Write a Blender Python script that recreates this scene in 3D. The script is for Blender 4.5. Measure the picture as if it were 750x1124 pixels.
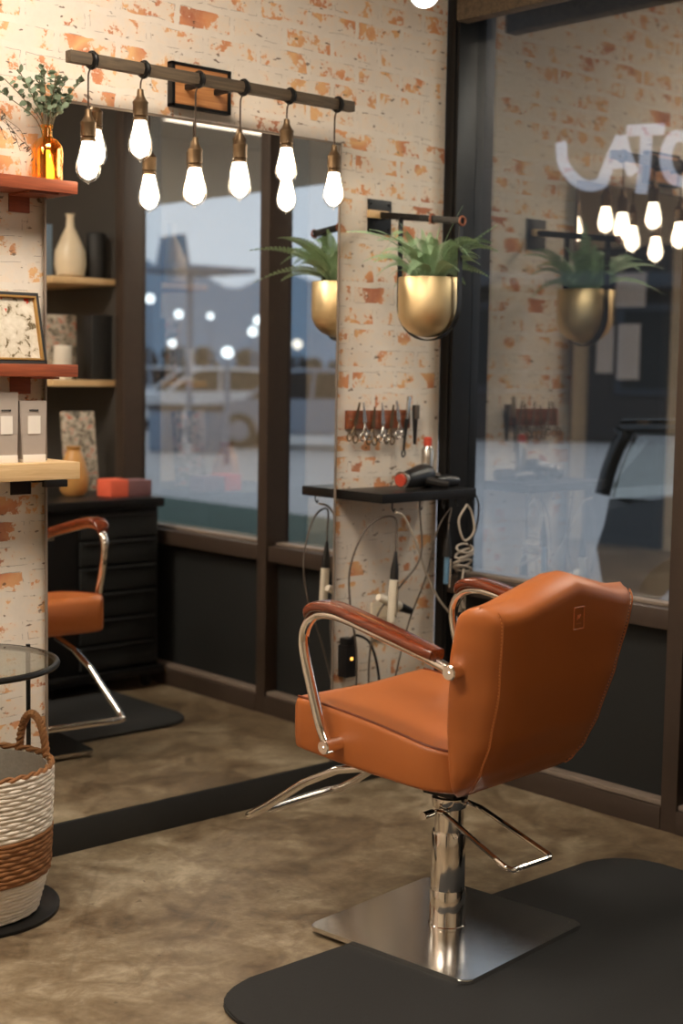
import bpy, bmesh, math, random
from mathutils import Vector, Matrix
C = bpy.context.scene.collection
for o in list(bpy.data.objects): bpy.data.objects.remove(o)
scene = bpy.context.scene
PI = math.pi
# ------------------------------------------------------------ camera
FPX = 1590.0
yaw, pitch, roll = (math.radians(a) for a in (47.73, 5.64, 0.92))
fw = Vector((math.cos(yaw)*math.cos(pitch), math.sin(yaw)*math.cos(pitch), -math.sin(pitch)))
r0 = Vector((math.sin(yaw), -math.cos(yaw), 0)); u0 = r0.cross(fw)
rt = r0*math.cos(roll) + u0*math.sin(roll); up = -r0*math.sin(roll) + u0*math.cos(roll)
CAM = Vector((-3.807, -3.672, 1.45))
cd = bpy.data.cameras.new('camera'); cam = bpy.data.objects.new('camera', cd); C.objects.link(cam)
cam.matrix_world = Matrix(((rt.x, up.x, -fw.x, CAM.x), (rt.y, up.y, -fw.y, CAM.y), (rt.z, up.z, -fw.z, CAM.z), (0, 0, 0, 1)))
cd.sensor_fit = 'VERTICAL'; cd.sensor_height = 36; cd.lens = FPX/1124*36; cd.clip_start = .05; cd.clip_end = 900
cd.dof.use_dof = True; cd.dof.focus_distance = 3.75; cd.dof.aperture_fstop = 2.4
scene.camera = cam
scene.view_settings.view_transform = 'Standard'; scene.view_settings.look = 'None'
scene.view_settings.exposure = 0.1; scene.view_settings.gamma = 1; scene.view_settings.use_curve_mapping = False
# ------------------------------------------------------------ dusk sky
w = bpy.data.worlds.new('dusk_sky'); scene.world = w; w.use_nodes = True
nt = w.node_tree; nt.nodes.clear()
tc = nt.nodes.new('ShaderNodeTexCoord'); sp = nt.nodes.new('ShaderNodeSeparateXYZ'); cr = nt.nodes.new('ShaderNodeValToRGB')
bg = nt.nodes.new('ShaderNodeBackground'); ow = nt.nodes.new('ShaderNodeOutputWorld')
nt.links.new(tc.outputs['Generated'], sp.inputs[0]); nt.links.new(sp.outputs['Z'], cr.inputs[0])
nt.links.new(cr.outputs[0], bg.inputs[0]); nt.links.new(bg.outputs[0], ow.inputs[0])
cr.color_ramp.elements[0].position = 0.0; cr.color_ramp.elements[0].color = (.38, .43, .50, 1)
cr.color_ramp.elements[1].position = .5; cr.color_ramp.elements[1].color = (.39, .43, .49, 1)
e = cr.color_ramp.elements.new(.12); e.color = (.42, .45, .50, 1)
bg.inputs[1].default_value = 2.9
# ------------------------------------------------------------ room lights (under the ceiling panels)
def area(name, loc, size, power, col, rot=(0, 0, 0), sy=None):
    l = bpy.data.lights.new(name, 'AREA'); l.energy = power; l.color = col; l.size = size
    if sy: l.shape = 'RECTANGLE'; l.size_y = sy
    o = bpy.data.objects.new(name, l); C.objects.link(o); o.location = loc; o.rotation_euler = rot; return o
WARM = (1.0, .88, .73)
area('ceiling_lamp_light', (-2.1, -1.25, 3.15), .9, 58, WARM)
area('ceiling_lamp_light', (-4.1, -1.2, 3.15), .9, 62, WARM)
area('ceiling_lamp_light', (-2.4, -4.4, 3.15), .9, 15, WARM)
# ------------------------------------------------------------ picking helpers: a point of the photo on a world plane
def ray(x, y): return fw*FPX + rt*(x-375) - up*(y-562)
def on(ax, v, x, y):
    d = ray(x, y); return CAM + d*((v-CAM[ax])/d[ax])
def W(x, y, v=0.): return on(1, v, x, y)
def G(x, y, v=0.): return on(0, v, x, y)
def Zp(x, y, v=0.): return on(2, v, x, y)
def D(x, y, d): return CAM + ray(x, y)/FPX*d
def mir(p): return Vector((p.x, -p.y, p.z))
# ------------------------------------------------------------ materials
def srgb(r, g, b):
    f = lambda c: (c/255/12.92) if c/255 <= .04045 else ((c/255+.055)/1.055)**2.4
    return (f(r), f(g), f(b), 1)
class NB:
    def __init__(s, name):
        s.m = bpy.data.materials.new(name); s.m.use_nodes = True; s.t = s.m.node_tree; s.t.nodes.clear()
        s.out = s.n('ShaderNodeOutputMaterial')
    def n(s, typ, **k):
        x = s.t.nodes.new(typ)
        for a, v in k.items(): setattr(x, a, v)
        return x
    def set(s, inp, v):
        if isinstance(v, bpy.types.NodeSocket): s.t.links.new(v, inp)
        elif v is not None: inp.default_value = v
    def math(s, op, a, b=None, c=None, clamp=False):
        x = s.n('ShaderNodeMath', operation=op); x.use_clamp = clamp
        for i, v in enumerate((a, b, c)): s.set(x.inputs[i], v)
        return x.outputs[0]
    def mix(s, f, a, b, blend='MIX'):
        x = s.n('ShaderNodeMix', data_type='RGBA', blend_type=blend)
        s.set(x.inputs[0], f); s.set(x.inputs[6], a); s.set(x.inputs[7], b); return x.outputs[2]
    def ramp(s, f, stops):
        x = s.n('ShaderNodeValToRGB'); s.set(x.inputs[0], f); e = x.color_ramp.elements
        e[0].position, e[0].color = stops[0]; e[1].position, e[1].color = stops[-1]
        for p, c in stops[1:-1]: k = e.new(p); k.color = c
        return x.outputs[0]
    def noise(s, v, scale, detail=4, rough=.55, dist=0):
        x = s.n('ShaderNodeTexNoise'); s.set(x.inputs['Vector'], v); x.inputs['Scale'].default_value = scale
        x.inputs['Detail'].default_value = detail; x.inputs['Roughness'].default_value = rough; x.inputs['Distortion'].default_value = dist
        return x.outputs[0]
    def coord(s, which='Object', scale=(1, 1, 1), rot=(0, 0, 0)):
        a = s.n('ShaderNodeTexCoord'); b = s.n('ShaderNodeMapping'); s.t.links.new(a.outputs[which], b.inputs[0])
        b.inputs['Scale'].default_value = scale; b.inputs['Rotation'].default_value = rot; return b.outputs[0]
    def bsdf(s, col, rough=.5, metal=0, bump=None, bstr=.3, bdist=.01, **k):
        x = s.n('ShaderNodeBsdfPrincipled'); s.set(x.inputs['Base Color'], col); s.set(x.inputs['Roughness'], rough); s.set(x.inputs['Metallic'], metal)
        for a, v in k.items(): s.set(x.inputs[a.replace('_', ' ')], v)
        if bump is not None:
            b = s.n('ShaderNodeBump'); s.set(b.inputs['Height'], bump); b.inputs['Strength'].default_value = bstr; b.inputs['Distance'].default_value = bdist
            s.t.links.new(b.outputs[0], x.inputs['Normal'])
        s.t.links.new(x.outputs[0], s.out.inputs[0]); return x
def simple(name, rgb, rough=.5, metal=0, nscale=30, var=.12, bstr=.1, **k):
    b = NB(name); c = srgb(*rgb); n = b.noise(b.coord(), nscale)
    lo = tuple(x*(1-var) for x in c[:3])+(1,); hi = tuple(min(1, x*(1+var)) for x in c[:3])+(1,)
    b.bsdf(b.mix(n, lo, hi), rough, metal, n, bstr, .002, **k); return b.m
def emis(name, rgb, s):
    b = NB(name); e = b.n('ShaderNodeEmission'); e.inputs[0].default_value = (*rgb, 1); e.inputs[1].default_value = s
    b.t.links.new(e.outputs[0], b.out.inputs[0]); return b.m
def wood(name, a, c, rough=.4, scale=(2, 30, 30), rot=(0, 0, 0)):
    b = NB(name); n = b.noise(b.coord(scale=scale, rot=rot), 2.2, 6, .6, 1.2)
    b.bsdf(b.ramp(n, [(.3, srgb(*a)), (.7, srgb(*c))]), rough, 0, n, .15, .002); return b.m
def brick(name):
    b = NB(name); tcn = b.n('ShaderNodeTexCoord'); s = b.n('ShaderNodeSeparateXYZ'); b.t.links.new(tcn.outputs['Object'], s.inputs[0])
    cb = b.n('ShaderNodeCombineXYZ'); b.set(cb.inputs[0], b.math('ADD', s.outputs[0], s.outputs[1])); b.set(cb.inputs[1], s.outputs[2])
    v0 = cb.outputs[0]
    wob = b.n('ShaderNodeTexNoise'); b.set(wob.inputs['Vector'], v0); wob.inputs['Scale'].default_value = 9; wob.inputs['Detail'].default_value = 3
    vm = b.n('ShaderNodeVectorMath', operation='MULTIPLY_ADD'); b.set(vm.inputs[0], wob.outputs['Color']); vm.inputs[1].default_value = (.03, .022, 0); b.set(vm.inputs[2], v0)
    v = vm.outputs[0]
    bt = b.n('ShaderNodeTexBrick'); b.set(bt.inputs['Vector'], v); bt.inputs['Scale'].default_value = 1
    bt.inputs['Brick Width'].default_value = .21; bt.inputs['Row Height'].default_value = .073; bt.inputs['Mortar Size'].default_value = .011; bt.inputs['Mortar Smooth'].default_value = .35
    bt.inputs['Color1'].default_value = (0, 0, 0, 1); bt.inputs['Color2'].default_value = (1, 1, 1, 1); bt.inputs['Mortar'].default_value = (.5, .5, .5, 1)
    rnd = bt.outputs['Color']; mort = bt.outputs['Fac']
    big = b.noise(v, 2.3, 2, .5); mid = b.noise(v, 11, 5, .68); fine = b.noise(v, 55, 3, .6)
    # where the whitewash is worn through to the brick
    k = b.math('MULTIPLY_ADD', rnd, .14, b.math('MULTIPLY_ADD', big, .40, b.math('MULTIPLY_ADD', fine, .26, b.math('MULTIPLY_ADD', mid, 1.25, -.19))))
    k = b.math('SUBTRACT', k, b.math('MULTIPLY', mort, .45))
    worn = b.ramp(k, [(.885, (0, 0, 0, 1)), (.925, (1, 1, 1, 1))])
    hue = b.noise(v, 4.2, 2, .6)
    bc = b.ramp(hue, [(.34, srgb(160, 76, 50)), (.44, srgb(204, 124, 76)), (.53, srgb(218, 168, 112)), (.64, srgb(184, 96, 60))])
    bc = b.mix(b.math('MULTIPLY', fine, .45), bc, srgb(224, 190, 150))
    # faint tan ghosts of bricks under the wash
    gh = b.ramp(k, [(.72, (0, 0, 0, 1)), (.90, (.35, .35, .35, 1))])
    white = b.mix(mid, srgb(206, 194, 180), srgb(230, 220, 208))
    col = b.mix(gh, white, srgb(226, 196, 160)); col = b.mix(worn, col, bc)
    # dark chips along some joints
    cn = b.noise(b.coord(scale=(14, 14, 46)), 1.0, 3, .6)
    edge = b.math('MULTIPLY', b.math('SUBTRACT', 1.0, b.math('ABSOLUTE', b.math('MULTIPLY_ADD', mort, 2.4, -1.2), clamp=True)), b.ramp(cn, [(.52, (0, 0, 0, 1)), (.56, (1, 1, 1, 1))]))
    sp2 = b.noise(b.coord(scale=(24, 24, 52)), 1.0, 2, .5)
    chip = b.math('MAXIMUM', edge, b.ramp(sp2, [(.665, (0, 0, 0, 1)), (.69, (1, 1, 1, 1))]))
    col = b.mix(b.math('MULTIPLY', chip, .8), col, srgb(96, 72, 56))
    h = b.math('SUBTRACT', b.math('MULTIPLY', mid, .4), b.math('ADD', b.math('MULTIPLY', worn, .35), b.math('MULTIPLY', chip, .5)))
    b.bsdf(col, .85, 0, h, .35, .006); return b.m
def concrete(name):
    b = NB(name); v = b.coord()
    n1 = b.noise(v, 1.6, 8, .68, .8); n2 = b.noise(v, 7, 7, .7, 1.2); n3 = b.noise(v, 38, 4, .6)
    k = b.math('ADD', b.math('MULTIPLY', n1, .50), b.math('ADD', b.math('MULTIPLY', n2, .42), b.math('MULTIPLY', n3, .13)))
    c = b.ramp(k, [(.39, srgb(66, 53, 39)), (.475, srgb(102, 86, 66)), (.54, srgb(122, 107, 85)), (.64, srgb(156, 142, 120))])
    crack = b.n('ShaderNodeTexVoronoi', feature='DISTANCE_TO_EDGE'); b.set(crack.inputs['Vector'], b.coord()); crack.inputs['Scale'].default_value = .8
    c = b.mix(b.math('MULTIPLY', b.ramp(crack.outputs['Distance'], [(0, (1, 1, 1, 1)), (.006, (0, 0, 0, 1))]), .25), c, srgb(70, 58, 46))
    sk = b.noise(b.coord(scale=(9, 9, 9)), 2.2, 3, .5); c = b.mix(b.math('MULTIPLY', b.ramp(sk, [(.70, (0, 0, 0, 1)), (.73, (1, 1, 1, 1))]), .55), c, srgb(62, 50, 40))
    b.bsdf(c, b.ramp(n2, [(.3, (.30, .30, .30, 1)), (.7, (.5, .5, .5, 1))]), 0, k, .12, .01, Specular_IOR_Level=.45); return b.m
def glossmix(name, refl, trans_col, rough=.0, refl_col=(1, 1, 1, 1), fres=None):
    b = NB(name); g = b.n('ShaderNodeBsdfGlossy'); g.inputs['Roughness'].default_value = rough; g.inputs[0].default_value = refl_col
    t = b.n('ShaderNodeBsdfTransparent'); t.inputs[0].default_value = trans_col
    mx = b.n('ShaderNodeMixShader'); b.t.links.new(t.outputs[0], mx.inputs[1]); b.t.links.new(g.outputs[0], mx.inputs[2])
    if fres:      # Schlick on the absolute cosine, so both faces of a pane behave alike
        g2_ = b.n('ShaderNodeNewGeometry'); dp_ = b.n('ShaderNodeVectorMath', operation='DOT_PRODUCT')
        b.set(dp_.inputs[0], g2_.outputs['Normal']); b.set(dp_.inputs[1], g2_.outputs['Incoming'])
        c_ = b.math('SUBTRACT', 1.0, b.math('ABSOLUTE', dp_.outputs['Value']), clamp=True)
        b.set(mx.inputs[0], b.math('MULTIPLY_ADD', b.math('POWER', c_, 5.0), .8, refl+.03, clamp=True))
    else: mx.inputs[0].default_value = refl
    b.t.links.new(mx.outputs[0], b.out.inputs[0]); return b.m
M = {}
M['brick'] = brick('whitewashed_brick'); M['concrete'] = concrete('stained_concrete')
M['plaster'] = simple('warm_plaster', (196, 184, 164), .9, nscale=8, var=.05)
M['darkwall'] = simple('taupe_wall', (62, 59, 55), .8, nscale=6, var=.08)
M['ceil'] = simple('ceiling_paint', (188, 176, 158), .95, nscale=6, var=.04)
M['frame'] = simple('dark_bronze_frame', (62, 50, 42), .5, .1, var=.15)
M['black'] = simple('black_metal', (28, 27, 27), .42, .5, var=.2)
M['blackmat'] = simple('black_paint', (30, 30, 30), .6, nscale=20, var=.2)
M['panel'] = simple('black_panel', (17, 19, 19), .75, nscale=5, var=.2)
M['rubber'] = simple('rubber_mat', (24, 24, 24), .8, nscale=220, var=.15, bstr=.35)
M['lip'] = simple('aluminium_lip', (130, 116, 104), .6, .2)
b = NB('mirror_silver'); b.bsdf((.90, .89, .87, 1), .0, 1.0); M['mirror'] = b.m
M['glass'] = glossmix('coated_window_glass', .24, (.84, .88, .90, 1), refl_col=(1, .97, .93, 1), fres=1.45)
def chrome(name, c, r):
    b = NB(name); n = b.noise(b.coord(scale=(4, 4, 4)), 3, 3); b.bsdf(c, b.ramp(n, [(.3, (r, r, r, 1)), (.7, (r*1.5, r*1.5, r*1.5, 1))]), 1.0); return b.m
M['chrome'] = chrome('chrome', (.86, .83, .80, 1), .07)
b = NB('brushed_steel'); n = b.noise(b.coord(scale=(2, 420, 2)), 3, 2); b.bsdf(b.mix(n, (.74, .72, .69, 1), (.80, .78, .75, 1)), b.ramp(n, [(.3, (.15, .15, .15, 1)), (.7, (.20, .20, .20, 1))]), 1.0); M['steel'] = b.m
b = NB('cognac_leather'); v = b.coord(); n = b.noise(v, 3, 3); vo = b.n('ShaderNodeTexVoronoi'); b.set(vo.inputs['Vector'], v); vo.inputs['Scale'].default_value = 420
b.bsdf(b.mix(n, srgb(158, 86, 38), srgb(172, 98, 46)), .42, 0, b.math('ADD', vo.outputs['Distance'], b.math('MULTIPLY', b.noise(v, 14, 3), 4)), .07, .0012, Specular_IOR_Level=.5); M['leather'] = b.m
M['leather_dark'] = simple('dark_leather_piping', (104, 46, 20), .5)
M['thread'] = simple('tan_thread', (222, 150, 90), .8)
M['emboss'] = simple('pressed_leather', (206, 120, 72), .45)
b = NB('varnished_walnut'); n = b.noise(b.coord(scale=(30, 3, 30)), 2.5, 6, .6, 1.5); b.bsdf(b.ramp(n, [(.3, srgb(74, 28, 14)), (.7, srgb(126, 56, 28))]), .16, 0, n, .05, .001, Coat_Weight=.8, Coat_Roughness=.08); M['walnut'] = b.m
M['redwood'] = wood('red_stained_wood', (112, 52, 30), (164, 84, 50), .45)
M['pine'] = wood('pale_pine', (196, 160, 112), (222, 190, 144), .5)
M['oldwood'] = wood('weathered_wood', (58, 48, 38), (100, 84, 64), .7)
M['orangewood'] = wood('honey_wood', (150, 96, 54), (186, 132, 82), .5)
M['tanleather'] = wood('brown_wood_strip', (104, 54, 32), (156, 88, 54), .5)
M['brass'] = simple('antique_brass', (108, 88, 66), .45, .85, var=.2)
M['gold'] = chrome('brushed_gold', (.78, .60, .34, 1), .36)
M['goldframe'] = simple('gilt', (176, 136, 78), .4, .7)
M['cord'] = simple('twisted_cord', (62, 46, 34), .8)
M['bulbglow'] = emis('lit_filament_bulb', (1.0, .82, .60), 13)
M['bulbglass'] = glossmix('clear_bulb_glass', .03, (1, .98, .95, 1), fres=1.4)
M['amber'] = glossmix('amber_glass', .10, (.985, .74, .38, 1), refl_col=(1, .75, .4, 1), fres=1.5)
M['tableglass'] = glossmix('table_glass', .06, (.78, .82, .80, 1), fres=1.5)
M['leafgrey'] = simple('eucalyptus_leaf', (112, 128, 104), .6, nscale=40, var=.3)
M['twig'] = simple('twig', (96, 84, 60), .8)
M['fern'] = simple('fern_green', (150, 180, 140), .5, nscale=30, var=.35)
M['soil'] = simple('soil', (50, 40, 32), .9)
M['rope_w'] = simple('white_rope', (226, 216, 202), .9, nscale=90, var=.12, bstr=.5)
M['rope_b'] = simple('brown_hyacinth', (138, 92, 54), .8, nscale=60, var=.4, bstr=.5)
M['rope_g'] = simple('grey_liner', (150, 138, 128), .95, nscale=80, var=.2, bstr=.5)
M['card'] = simple('grey_carton', (164, 152, 142), .6, var=.05)
M['cardw'] = simple('white_label', (226, 218, 208), .6, var=.03)
M['cream'] = simple('cream_ceramic', (216, 200, 172), .35, var=.06)
M['candle'] = simple('white_wax', (228, 220, 206), .5, var=.03)
M['silver'] = simple('steel_tool', (186, 180, 172), .25, .9)
M['creamplast'] = simple('cream_barrel', (214, 204, 186), .35)
M['blackplast'] = simple('black_plastic', (26, 25, 26), .35)
M['bluetool'] = simple('blue_plastic', (92, 130, 160), .4)
M['redtool'] = simple('red_plastic', (190, 70, 50), .4)
M['cable'] = simple('grey_cable', (86, 76, 68), .6)
M['cablelight'] = simple('light_cable', (172, 160, 146), .5)
M['plate'] = simple('beige_outlet', (206, 192, 170), .5, var=.03)
M['led'] = emis('orange_switch_light', (1.0, .45, .08), 3)
M['paper'] = simple('paper_notice', (206, 212, 230), .8, var=.03)
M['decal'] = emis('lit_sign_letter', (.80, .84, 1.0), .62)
M['coral'] = simple('coral_box', (232, 104, 76), .6); M['plum'] = simple('plum_box', (120, 84, 88), .6)
M['ochre'] = simple('ochre_glaze', (196, 146, 84), .4, nscale=12, var=.3)
b = NB('floral_print'); n = b.noise(b.coord(), 34, 4, .6, .8); b.bsdf(b.ramp(n, [(.35, srgb(70, 64, 54)), (.45, srgb(150, 140, 124)), (.56, srgb(196, 186, 170)), (.63, srgb(176, 96, 70))]), .5); M['print'] = b.m
b = NB('botanical_print'); n = b.noise(b.coord(), 42, 5, .6, .5); n2 = b.noise(b.coord(), 17, 3)
b.bsdf(b.mix(b.ramp(n2, [(.60, (0, 0, 0, 1)), (.63, (1, 1, 1, 1))]), b.ramp(n, [(.36, srgb(104, 92, 70)), (.44, srgb(192, 182, 164)), (.7, srgb(214, 206, 192))]), srgb(196, 62, 46)), .25); M['print2'] = b.m
M['asphalt'] = simple('wet_pavement', (172, 168, 166), .55, nscale=1.2, var=.25)
M['grass'] = simple('dull_grass', (58, 78, 66), .9, nscale=3, var=.3)
M['kerb'] = simple('kerb_stone', (170, 174, 182), .8)
M['hill'] = simple('haze_tinted_hill', (122, 142, 160), 1, nscale=.02, var=.15)  # distant haze is mixed into the hill's own colour
M['hedge'] = simple('dark_foliage', (34, 40, 40), .95, nscale=1.5, var=.4)
M['soffit'] = simple('soffit_board', (226, 208, 182), .8, nscale=4, var=.06)
M['carwhite'] = simple('white_car_paint', (206, 208, 212), .25, var=.02); M['cargrey'] = simple('grey_car_paint', (128, 138, 152), .25, var=.02)
M['cardark'] = simple('black_car_paint', (20, 21, 22), .2, .2); M['tyre'] = simple('tyre', (24, 24, 24), .8)
M['carglass'] = glossmix('car_window', .12, (.50, .54, .50, 1), fres=1.45)
M['seatfab'] = simple('brown_car_seat', (110, 70, 52), .8)
M['greyplast'] = simple('grey_liner_plastic', (128, 128, 116), .8)
M['facade'] = simple('dark_facade', (52, 48, 46), .9, nscale=1, var=.2)
M['facwin'] = emis('lit_shop_window', (1, .74, .45), .35)
M['blueg'] = simple('blue_grey_paint', (106, 128, 150), .6); M['bluetop'] = simple('dark_lid', (44, 48, 54), .6)
M['lampw'] = emis('white_street_light', (.9, .97, 1), 5); M['lampg'] = emis('green_signal', (.1, .95, .55), 4); M['lampc'] = emis('cream_street_light', (1, .88, .72), 4)
M['ceilglow'] = emis('ceiling_panel_glow', (1, .88, .72), 4)
M['globeglow'] = emis('lit_globe', (1, .95, .88), 6)
# ------------------------------------------------------------ mesh builder
class MB:
    def __init__(s): s.b = bmesh.new()
    def faces(s, vs, fs):
        v = [s.b.verts.new(p) for p in vs]
        for f in fs:
            try: s.b.faces.new([v[i] for i in f])
            except ValueError: pass
        return v
    def box(s, a, c, bevel=0, m=None):
        x0, y0, z0 = a; x1, y1, z1 = c; t = bmesh.new()
        v = [t.verts.new((x, y, z)) for x in (x0, x1) for y in (y0, y1) for z in (z0, z1)]
        for f in ((0, 1, 3, 2), (4, 6, 7, 5), (0, 4, 5, 1), (2, 3, 7, 6), (0, 2, 6, 4), (1, 5, 7, 3)): t.faces.new([v[i] for i in f])
        if bevel: bmesh.ops.bevel(t, geom=t.edges[:], offset=bevel, segments=2, affect='EDGES', profile=.6)
        s.add(t, m); return s
    def add(s, t, m=None):
        if m is not None: bmesh.ops.transform(t, matrix=m, verts=t.verts[:])
        me = bpy.data.meshes.new('t'); t.to_mesh(me); t.free(); s.b.from_mesh(me); bpy.data.meshes.remove(me)
    def tube(s, pts, r, n=10, closed=False, flat=1.0):
        pts = [Vector(p) for p in pts]; N = len(pts)
        rs = r if isinstance(r, (list, tuple)) else [r]*N
        rings = []; ref = None
        for i, p in enumerate(pts):
            if closed: t = pts[(i+1) % N]-pts[i-1]
            else: t = pts[min(i+1, N-1)]-pts[max(i-1, 0)]
            if t.length < 1e-9: t = Vector((0, 0, 1))
            t.normalize()
            if ref is None:
                ref = Vector((0, 0, 1)) if abs(t.z) < .9 else Vector((1, 0, 0))
            ref = ref - t*ref.dot(t)
            if ref.length < 1e-6: ref = t.orthogonal()
            ref.normalize(); bi = t.cross(ref)
            rings.append([s.b.verts.new(p + (ref*math.cos(k*2*PI/n)*flat + bi*math.sin(k*2*PI/n))*rs[i]) for k in range(n)])
        for i in range(N if closed else N-1):
            a, c = rings[i], rings[(i+1) % N]
            for k in range(n): s.b.faces.new((a[k], a[(k+1) % n], c[(k+1) % n], c[k]))
        if not closed: s.b.faces.new(rings[0][::-1]); s.b.faces.new(rings[-1])
        return s
    def lathe(s, prof, c=(0, 0, 0), n=28, axis=None, cap=True):
        t = bmesh.new(); rings = []
        for r, z in prof: rings.append([t.verts.new((r*math.cos(k*2*PI/n), r*math.sin(k*2*PI/n), z)) for k in range(n)])
        for a, d in zip(rings, rings[1:]):
            for k in range(n): t.faces.new((a[k], a[(k+1) % n], d[(k+1) % n], d[k]))
        if cap:
            t.faces.new(rings[0][::-1]); t.faces.new(rings[-1])
        m = Matrix.Translation(Vector(c))
        if axis is not None: m = m @ Vector(axis).to_track_quat('Z', 'Y').to_matrix().to_4x4()
        s.add(t, m); return s
    def cyl(s, a, c, r, n=16, r2=None):
        a = Vector(a); c = Vector(c); return s.lathe([(r, 0), (r if r2 is None else r2, (c-a).length)], a, n, c-a)
    def prism(s, poly, thick, m=None, bevel=0):
        t = bmesh.new(); lo = [t.verts.new((x, y, 0)) for x, y in poly]; hi = [t.verts.new((x, y, thick)) for x, y in poly]; n = len(poly)
        t.faces.new(lo[::-1]); t.faces.new(hi)
        for k in range(n): t.faces.new((lo[k], lo[(k+1) % n], hi[(k+1) % n], hi[k]))
        if bevel:
            es = [e for e in t.edges if abs(e.verts[0].co.z-e.verts[1].co.z) < 1e-7]
            bmesh.ops.bevel(t, geom=es, offset=bevel, segments=2, affect='EDGES')
        s.add(t, m); return s
    def ball(s, c, r, sc=(1, 1, 1), sub=2, jitter=0, rnd=None):
        t = bmesh.new(); bmesh.ops.create_icosphere(t, subdivisions=sub, radius=r)
        for v in t.verts:
            if jitter: v.co *= 1+rnd.uniform(-jitter, jitter)
            v.co = Vector((v.co.x*sc[0], v.co.y*sc[1], v.co.z*sc[2]))
        s.add(t, Matrix.Translation(Vector(c))); return s
    def build(s, name, mat, parent=None, smooth=35, origin=None, mods=None):
        bmesh.ops.recalc_face_normals(s.b, faces=s.b.faces[:])
        if origin is not None: bmesh.ops.translate(s.b, verts=s.b.verts[:], vec=-Vector(origin))
        me = bpy.data.meshes.new(name); s.b.to_mesh(me); s.b.free()
        for m in (mat if isinstance(mat, list) else [mat]): me.materials.append(m)
        if smooth:
            for p in me.polygons: p.use_smooth = True
            me.set_sharp_from_angle(angle=math.radians(smooth))
        o = bpy.data.objects.new(name, me); C.objects.link(o)
        if origin is not None: o.location = origin
        if parent is not None: o.parent = parent
        return o
def crs(pts, k=6, closed=False):
    P = [Vector(p) for p in pts]; N = len(P); out = []
    for i in range(N if closed else N-1):
        a = P[i-1] if (closed or i) else P[0]*2-P[1]; b_ = P[i]; c = P[(i+1) % N]; d = P[(i+2) % N] if closed or i+2 < N else P[-1]*2-P[-2]
        for j in range(k):
            t = j/k; out.append(.5*((2*b_)+(-a+c)*t+(2*a-5*b_+4*c-d)*t*t+(-a+3*b_-3*c+d)*t**3))
    if not closed: out.append(P[-1])
    return out
def rrect(x0, y0, x1, y1, r, n=6):
    out = []
    for cx, cy, a0 in ((x1-r, y1-r, 0), (x0+r, y1-r, 90), (x0+r, y0+r, 180), (x1-r, y0+r, 270)):
        for k in range(n+1):
            a = math.radians(a0+90*k/n); out.append((cx+r*math.cos(a), cy+r*math.sin(a)))
    return out
def tag(o, label=None, cat=None, group=None, kind=None):
    if label: o['label'] = label
    if cat: o['category'] = cat
    if group: o['group'] = group
    if kind: o['kind'] = kind
    return o
def empty(name, loc=(0, 0, 0), rz=0):
    o = bpy.data.objects.new(name, None); C.objects.link(o); o.location = loc; o.rotation_euler = (0, 0, rz); o.empty_display_size = .05; return o
def struct(name, mb, mat, parent=None, smooth=30):
    o = mb.build(name, mat, parent, smooth)
    if parent is None: o['kind'] = 'structure'
    return o
def copy_tree(o, parent=None):
    c = o.copy(); C.objects.link(c)
    if parent is not None: c.parent = parent
    for ch in [x for x in list(bpy.data.objects) if x.parent == o]: copy_tree(ch, c)
    return c
# ------------------------------------------------------------ the room
GX = .095
struct('floor', MB().box((-6.2, -6.2, -.12), (.16, .0, 0)), M['concrete'])
struct('wall_back', MB().box((-6.2, 0, 0), (.0, .16, 3.25)), M['brick'])
struct('wall_left', MB().box((-6.2, -6.2, 0), (-6.0, 0, 3.25)), M['plaster'])
struct('wall_front', MB().box((-6.0, -6.2, 0), (0, -6.0, 3.25)), M['plaster'])
struct('wall_right', MB().box((0, -6.2, 0), (.16, -2.16, 3.25)), M['darkwall'])
struct('ceiling', MB().box((-6.2, -6.2, 3.25), (.16, .16, 3.37)), M['ceil'])
struct('baseboard_back', MB().box((-1.655, -.034, 0), (-.0, -.001, .098), .004), M['blackmat'])
# window wall: posts, rails, panels, glass
def win(name, y0, y1, label=None):
    f = MB(); f.box((0.0, y0, .645), (.11, y1, .71), .004); f.box((0.0, y0, 2.80), (.11, y1, 3.25), .004)
    o = struct(name, f, M['frame'])
    p = MB().box((.055, y0, .07), (.10, y1, .645)); p.build('lower_panel', M['panel'], o)
    MB().box((-.012, y0, 0), (.13, y1, .075), .003).build('bottom_rail', M['frame'], o)
    MB().box((.0, y0, .076), (.05, y1, .092), .003).build('rail_lip', M['lip'], o)
    MB().box((.04, y0, .711), (.09, y1, .722), .002).build('glazing_bead', M['lip'], o)
    g = MB().box((GX, y0, .70), (GX+.006, y1, 2.81)); g.build('glass_pane', M['glass'], o, smooth=0)
    return o
win('window_1', -1.03, -.062); win('window_2', -2.09, -1.09)
tr = MB().box((0, -.062, 0), (.14, -.001, 3.25), .004); tr.box((-.006, -.05, .1), (.004, -.035, 3.2)); struct('trim_1', tr, M['black'])
struct('trim_2', MB().box((-.01, -1.09, 0), (.115, -1.03, 3.25), .004), M['frame'])
struct('trim_3', MB().box((-.01, -2.16, 0), (.115, -2.09, 3.25), .004), M['frame'])
struct('trim_4', MB().box((-.06, -2.09, 2.655), (-.001, -.10, 2.80), .006), M['oldwood'])
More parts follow.
